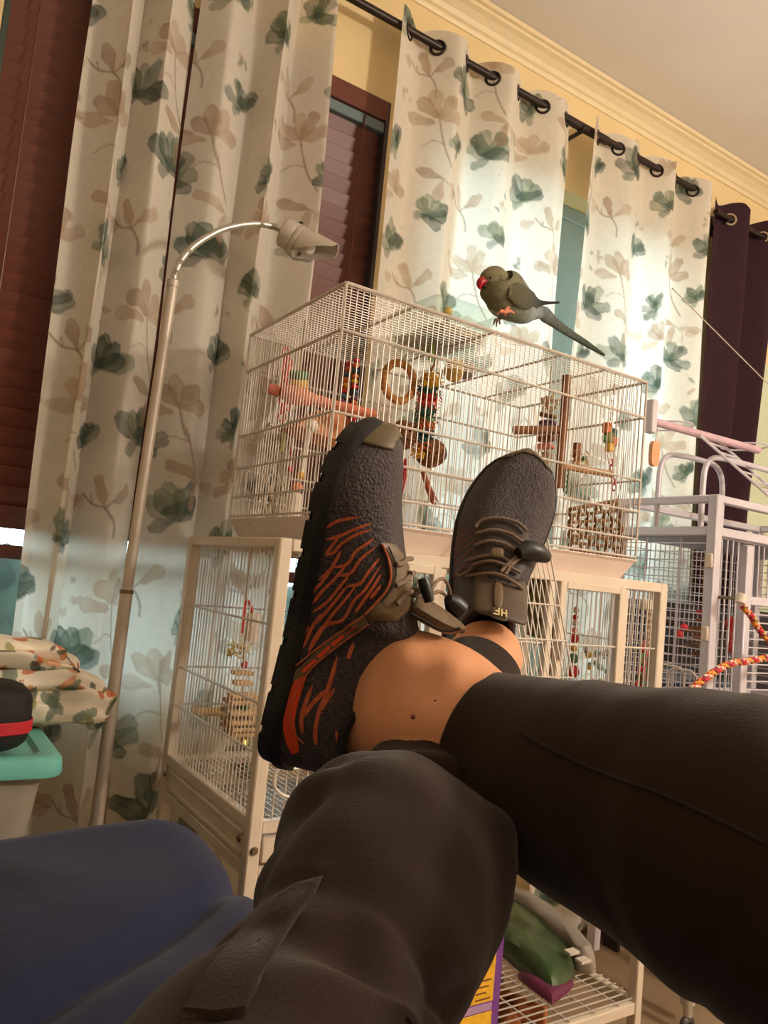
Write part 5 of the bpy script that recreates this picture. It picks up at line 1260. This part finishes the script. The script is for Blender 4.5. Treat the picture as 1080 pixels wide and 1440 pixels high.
# hanging toys behind the right-hand door
c = onY(905, 895, 1.26); t = thing('chain_toy', 'red and green plastic chain toy hanging behind the end bars of the lower cage', 'toy', onY(900, 965, 1.26)); chain(t, onY(908, 905, 1.26), onY(898, 968, 1.26), 7, .012, .0036, [RED, RED, GRN]); chain(t, onY(916, 920, 1.27), onY(912, 968, 1.27), 5, .012, .0036, [GRN, RED])
cord(t, [(c[0]+.01, 1.26, at_-.01), onY(908, 905, 1.26)], .0012, TW)
a, b = onY(916, 852, 1.30), onY(912, 905, 1.30); t = thing('cork_ladder', 'pale corrugated paper strip hanging above the red and green chain', 'toy', b)
for i in range(7): c = a+(b-a)*i/6; MB().bx(c-(.014, .003, .0035), c+(.014, .003, .0035), .002).build('strip_rung', TANW, t)
MB().bx(a-(.034, .012, .012), a+(.010, .012, .016), .004).build('top_roll', WHT, t); cord(t, [(a[0], 1.30, at_-.01), a, b], .0012, TW)
t = thing('charm_toy', 'string of red and white beads hanging behind the right door of the lower cage', 'toy', onY(806, 950, 1.28))
for i, (y_, m, r) in enumerate(((858, WHT, .008), (868, RED, .007), (876, WHT, .008), (886, PNK, .007), (898, RED, .011), (912, YEL, .008), (926, GRN, .012), (944, RED, .015))): MB().ball(onY(810-i*.6, y_, 1.28), r, 12, 8).build('bead', m, t)
cord(t, [(onY(811, 850, 1.28)[0], 1.28, at_-.01), onY(811, 856, 1.28), onY(806, 944, 1.28)], .0012, TW)
t = thing('acrylic_toy', 'cluster of pale and yellow plastic pieces low behind the right door', 'toy', onY(845, 975, 1.36))
for k in range(26): MB().ball(onY(rg.uniform(826, 858), rg.uniform(905, 972), 1.36)+(0, rg.uniform(-.03, .03), 0), (rg.uniform(.005, .009),)*3, 8, 6).build('piece', rg.choice([WHT, WHT, YEL, pm('sea', (150, 180, 170)), pm('grey', (150, 150, 150))]), t)
cord(t, [(onY(842, 900, 1.36)[0], 1.36, at_-.01), onY(842, 905, 1.36), onY(843, 970, 1.36)], .0012, TW)
a, b = onY(752, 828, 1.42), onY(757, 885, 1.42); o = MB().tube(catmull([a+(0, 0, .03), a, (a+b)/2+(.004, 0, 0), b, b-(0, 0, .02)], 4), [.02]+[.028]*15+[.018], 14).build('wooden_roll', mat('mossy_wood', (118, 104, 66), .9, var=.3, scale=40, bump=.4, bscale=100)); tag(o, 'mossy brown wooden roll hanging behind the open wire door', 'toy')
a = onY(773, 890, 1.34); t = thing('dark_block_toy', 'dark brown knotted block toy behind the open wire door', 'toy', a-(0, 0, .08))
for i in range(6): MB().ball(a+(rg.uniform(-.015, .015), rg.uniform(-.015, .015), .02-.022*i), (.017, .015, .014), 10, 8).build('knot', BRN if i % 2 else pm('dark_knot', (70, 52, 44)), t)
cord(t, [(a[0], 1.34, at_-.01), a, a-(0, 0, .1)], .0014, TW)
# ---- right cage contents
RYY = 1.46; c = onY(985, 880, RYY)
t = thing('wood_block_toy', 'chunky stacked wood block toy with red trim in the tall cage', 'toy', onY(985, 925, RYY))
for (x, y_, w_, h_, d_, m) in ((990, 862, .045, .016, .03, RED), (992, 872, .06, .010, .035, pm('rust2', (150, 84, 62))), (985, 886, .085, .020, .045, BRN), (990, 896, .07, .012, .04, pm('rose', (190, 110, 96))), (985, 908, .09, .022, .045, mat('grey_bark', (112, 92, 70), .9, var=.3, scale=40, bump=.4)), (990, 920, .075, .012, .04, BRN)):
    p = onY(x, y_, RYY); MB().bx(p-(w_/2, d_/2, h_/2), p+(w_/2, d_/2, h_/2), .004).build('block', m, t)
for (x, y_, m) in ((955, 892, RED), (962, 882, RED), (1000, 846, YEL), (1030, 878, RED), (1036, 895, COR), (1032, 910, RED)): MB().ball(onY(x, y_, RYY), .012 if x < 1010 else .024, 12, 8).build('knob', m, t)
cord(t, [(c[0], RYY, .204), onY(988, 850, RYY), onY(985, 925, RYY)], .002, TW)
# braided rope perch
pts = [onY(1044, 852, 1.22), onY(1056, 866, 1.215), onY(1068, 886, 1.21), onY(1084, 902, 1.20), onY(1104, 912, 1.19), onY(1106, 924, 1.17), onY(1080, 925, 1.16), onY(1050, 930, 1.16), onY(1025, 934, 1.16), onY(1003, 946, 1.16), onY(984, 960, 1.16), onY(970, 972, 1.165), onY(967, 980, 1.17), onY(975, 988, 1.18), onY(990, 992, 1.20)]
C = catmull(pts, 14); tg = np.gradient(C, axis=0); tg /= np.linalg.norm(tg, axis=1, keepdims=True)
t = thing('rope_perch', 'braided red and yellow cotton rope perch bent in front of the tall cage', 'perch', pts[-1])
Ls = np.concatenate([[0], np.cumsum(np.linalg.norm(np.diff(C, axis=0), axis=1))])
for k, m in enumerate((RED, YEL, pm('maroon', (120, 30, 60)), RED, ORA, pm('offwhite', (226, 206, 180)))):
    P = []
    for i in range(len(C)):
        a = np.cross(tg[i], [0, 1., .3]); a /= np.linalg.norm(a); b = np.cross(tg[i], a); ph = Ls[i]*120*(1 if k % 2 else -1)+k*PI/3
        P.append(C[i]+.0055*(math.cos(ph)*a+math.sin(ph)*b))
    MB().tube(P, .0040, 6).build('strand', m, t)
c = onY(1042, 842, 1.22); MB().lathe([(.001, -.012), (.013, -.012), (.014, .010), (.011, .013), (.001, .013)], c, 16, M=roty(.3)).build('end_cap', WHT, t)
MB().tube([c, (c[0]+.01, cy0+.01, c[2]+.0)], .005, 8).build('screw', m_bolt, t)
# pendant and rod on the play top
a = onY(920, 638, 1.40); t = thing('wooden_pendant', 'rounded pale wooden tag hanging from the pink play-top perch', 'toy', a-(0, 0, .045))
V = []; F = []
pr = []
for k in range(24):
    an = 2*PI*k/24; x = .0165*np.sign(math.cos(an))*abs(math.cos(an))**.6; z = .036*np.sign(math.sin(an))*abs(math.sin(an))**.6; pr.append((x, z))
V = [a+np.array([x, -.006, z]) for x, z in pr]+[a+np.array([x, .006, z]) for x, z in pr]
link('tag_board', np.array(V), [tuple(range(24))[::-1], tuple(range(24, 48))]+[(i, (i+1) % 24, 24+(i+1) % 24, 24+i) for i in range(24)], mat('peach_wood', (222, 160, 116), .6, var=.08), t, False)
cord(t, [a+(0, 0, .03), onY(923, 610, 1.40), onY(925, 596, 1.40)], .0012, TW)
p0, p1 = onY(946, 406, 1.36), onY(1080, 540, 1.36); o = MB().tube([p0, p0+(p1-p0)*1.9], .0017, 6).ball(p0, .003, 8, 6).build('thin_wand', mat('pale_wand', (196, 186, 168), .4, .3)); tag(o, 'long thin pale wand slanting up in front of the curtains', 'wand')
t = thing('metal_clip', 'small brass clip hanging on a wire under the tall cage roof', 'clip', onY(1038, 768, 1.34)); MB().tube([onY(1037, 753, 1.34), onY(1039, 766, 1.34)], .0035, 8).build('clip_body', mat('brass2', (206, 160, 90), .3, .7), t); cord(t, [(onY(1037, 745, 1.34)[0], 1.34, .204), onY(1037, 753, 1.34)], .001, TW)
# dark low shelf with folded towels seen through the tall cage
t = thing('shelf_unit', 'dark narrow shelf unit standing behind the tall cage', 'shelf', (2.5, 1.70, FL)); dk = mat('dark_shelf', (40, 36, 40), .6)
for z in (-.95, -.62, -.30, -.04): MB().bx((2.06, 1.66, z-.012), (3.05, 1.715, z+.006), .002).build('board', dk, t)
for x in (2.06, 3.04): MB().bx((x, 1.66, FL), (x+.015, 1.715, .02), .002).build('side', dk, t)
MB().bx((2.06, 1.712, FL), (3.05, 1.718, .02), .001).build('back_board', dk, t)
for i, (x, z, w_, h_, m, lb) in enumerate(((2.28, -.294, .24, .05, mat('navy_towel', (36, 48, 76), .95, bump=.3), 'folded navy towel on the shelf behind the tall cage'), (2.26, -.243, .22, .045, mat('grey_towel', (120, 128, 134), .95, bump=.3), 'folded grey towel on top of the navy towel'), (2.62, -.294, .26, .06, mat('slate_towel', (84, 98, 110), .95, bump=.3), 'folded slate towel alone on the shelf'), (2.34, -.614, .3, .12, mat('teal_box', (70, 96, 106), .7), 'flat teal box on the lower shelf board'))):
    o = MB().bx((x-w_/2, 1.662, z), (x+w_/2, 1.708, z+h_*.48), .008).bx((x-w_/2+.003, 1.664, z+h_*.5), (x+w_/2-.002, 1.708, z+h_), .008).build('towel' if 'towel' in lb else 'flat_box', m); tag(o, lb, 'towel' if 'towel' in lb else 'box')
# ---- things on the stand's wire shelf
bagm = mat('dark_green_bag', (62, 84, 46), .3, var=.2, scale=14, coat=.4); sb_ = thing('seed_bag', 'green and grey plastic seed bag lying on the wire shelf', 'bag', onZ(770, 1370, SZ))
ol = [onZ(*p, SZ+.02) for p in ((668, 1285), (690, 1262), (735, 1280), (790, 1330), (806, 1352), (806, 1372), (778, 1392), (735, 1360), (700, 1330), (680, 1312))]
def pouch(poly, h, nm, m, par, zb):
    c = np.mean(poly, 0); P = []; F = []; n = len(poly)*4; poly = catmull(poly, 4, True); n = len(poly)
    for r, z in ((1, .0), (1.01, .12), (.97, .45), (.86, .8), (.6, .96), (.25, 1.0)):
        for p in poly: q_ = c+(p-c)*r; P.append((q_[0], q_[1], zb+h*z+.003*math.sin(q_[0]*60+q_[1]*45)*z))
    for i in range(5):
        for j in range(n): F.append((i*n+j, i*n+(j+1) % n, (i+1)*n+(j+1) % n, (i+1)*n+j))
    F.append(tuple(range(n))[::-1]); F.append(tuple(5*n+j for j in range(n))); return link(nm, np.array(P), F, m, par)
pouch(ol, .05, 'green_face', bagm, sb_, SZ+.005)
ol2 = [onZ(*p, SZ+.03) for p in ((712, 1258), (738, 1262), (790, 1300), (832, 1340), (836, 1352), (815, 1352), (795, 1335), (752, 1300))]
pouch(ol2, .062, 'grey_gusset', mat('grey_bag', (150, 138, 124), .45, var=.12, scale=12), sb_, SZ+.006)
for (x, y_) in ((804, 1338), (820, 1350)):
    p = onZ(x, y_, SZ+.064); MB().bx(p-(.016, .011, .004), p+(.016, .011, .003), .001).build('label_patch', WHT, sb_)
pk = [onZ(*p, SZ+.02) for p in ((735, 1362), (776, 1394), (802, 1374), (806, 1380), (780, 1402), (772, 1400), (732, 1370))]
pouch(pk, .018, 'purple_edge', pm('plum_foil', (110, 44, 74), .3), sb_, SZ+.006)
# yellow carton with purple sides
zc = onY(690, 1312, 1.235)[2]; xa, xb = onY(640, 1312, 1.235)[0], onY(706, 1314, 1.235)[0]
ct = thing('treat_carton', 'yellow and purple treat carton standing on the wire shelf', 'box', ((xa+xb)/2, 1.25, SZ+.006))
MB().bx((xa, 1.225, SZ+.0065), (xb, 1.275, zc), .003).build('purple_body', pm('violet_card', (116, 62, 140), .5), ct)
MB().bx((xa+.004, 1.2235, SZ+.06), (xb-.022, 1.2255, zc-.008), .0005).build('yellow_panel', pm('card_yellow', (232, 176, 40), .5), ct)
MB().bx((xa+.004, 1.2235, SZ+.010), (xb-.022, 1.2255, SZ+.040), .0005).build('yellow_panel', pm('card_yellow', (232, 176, 40), .5), ct)
MB().bx((xa+.006, 1.2228, SZ+.043), (xb-.024, 1.2252, SZ+.057), .0005).build('pale_band', pm('lilac_card', (176, 140, 180), .5), ct)
em = MB(); ec = np.array([xb-.050, 1.2232, zc-.055]); em.lathe([(.001, .001), (.010, .001), (.011, 0)], ec, 16, M=rotx(PI/2)); em.build('round_emblem', pm('sepia', (120, 70, 30)), ct)
for i in range(7):
    z = zc-.085-.012*i
    if z > SZ+.064: MB().bx((xb-.070, 1.2230, z-.0016), (xb-.030-(i % 3)*.006, 1.2236, z+.0016), .0002).build('text_line', pm('sepia', (120, 70, 30)), ct)
# wood chunks on the floor under the shelf
for i, (x, y_, s_) in enumerate(((705, 1405, .05), (730, 1418, .06), (755, 1425, .05), (690, 1420, .05), (715, 1432, .055))):
    p = onZ(x, y_, FL+.03); Mr = np.eye(4); Mr[:3, :3] = rotz(i*1.1)@rotx(.2*i); Mr[:3, 3] = p
    o = MB().bx((-s_/2, -.02, -.02), (s_/2, .02, .022), .006, M=Mr).build('wood_chunk', mat('orange_chew_wood', (190, 112, 58), .8, var=.25, scale=30)); tag(o, 'orange-brown wood chew chunk on the floor under the wire shelf', 'wood chunk', 'wood chunks under the shelf')
p = onZ(967, 1428, FL+.05); t = thing('caster_post', 'short metal caster foot on the floor beside the stand', 'caster', (p[0], p[1], FL))
MB().tube([(p[0], p[1], FL+.05), (p[0], p[1], FL+.20)], .012, 10).build('stem', m_chr, t); MB().torus((p[0], p[1], FL+.026), .016, .010, (0, 1, 0), 16, 8).build('wheel', mat('grey_caster', (70, 66, 62), .5), t)
# ------------------------------------------------------------------ tidy
for o in bpy.data.objects:
    if '_o' in o: del o['_o']
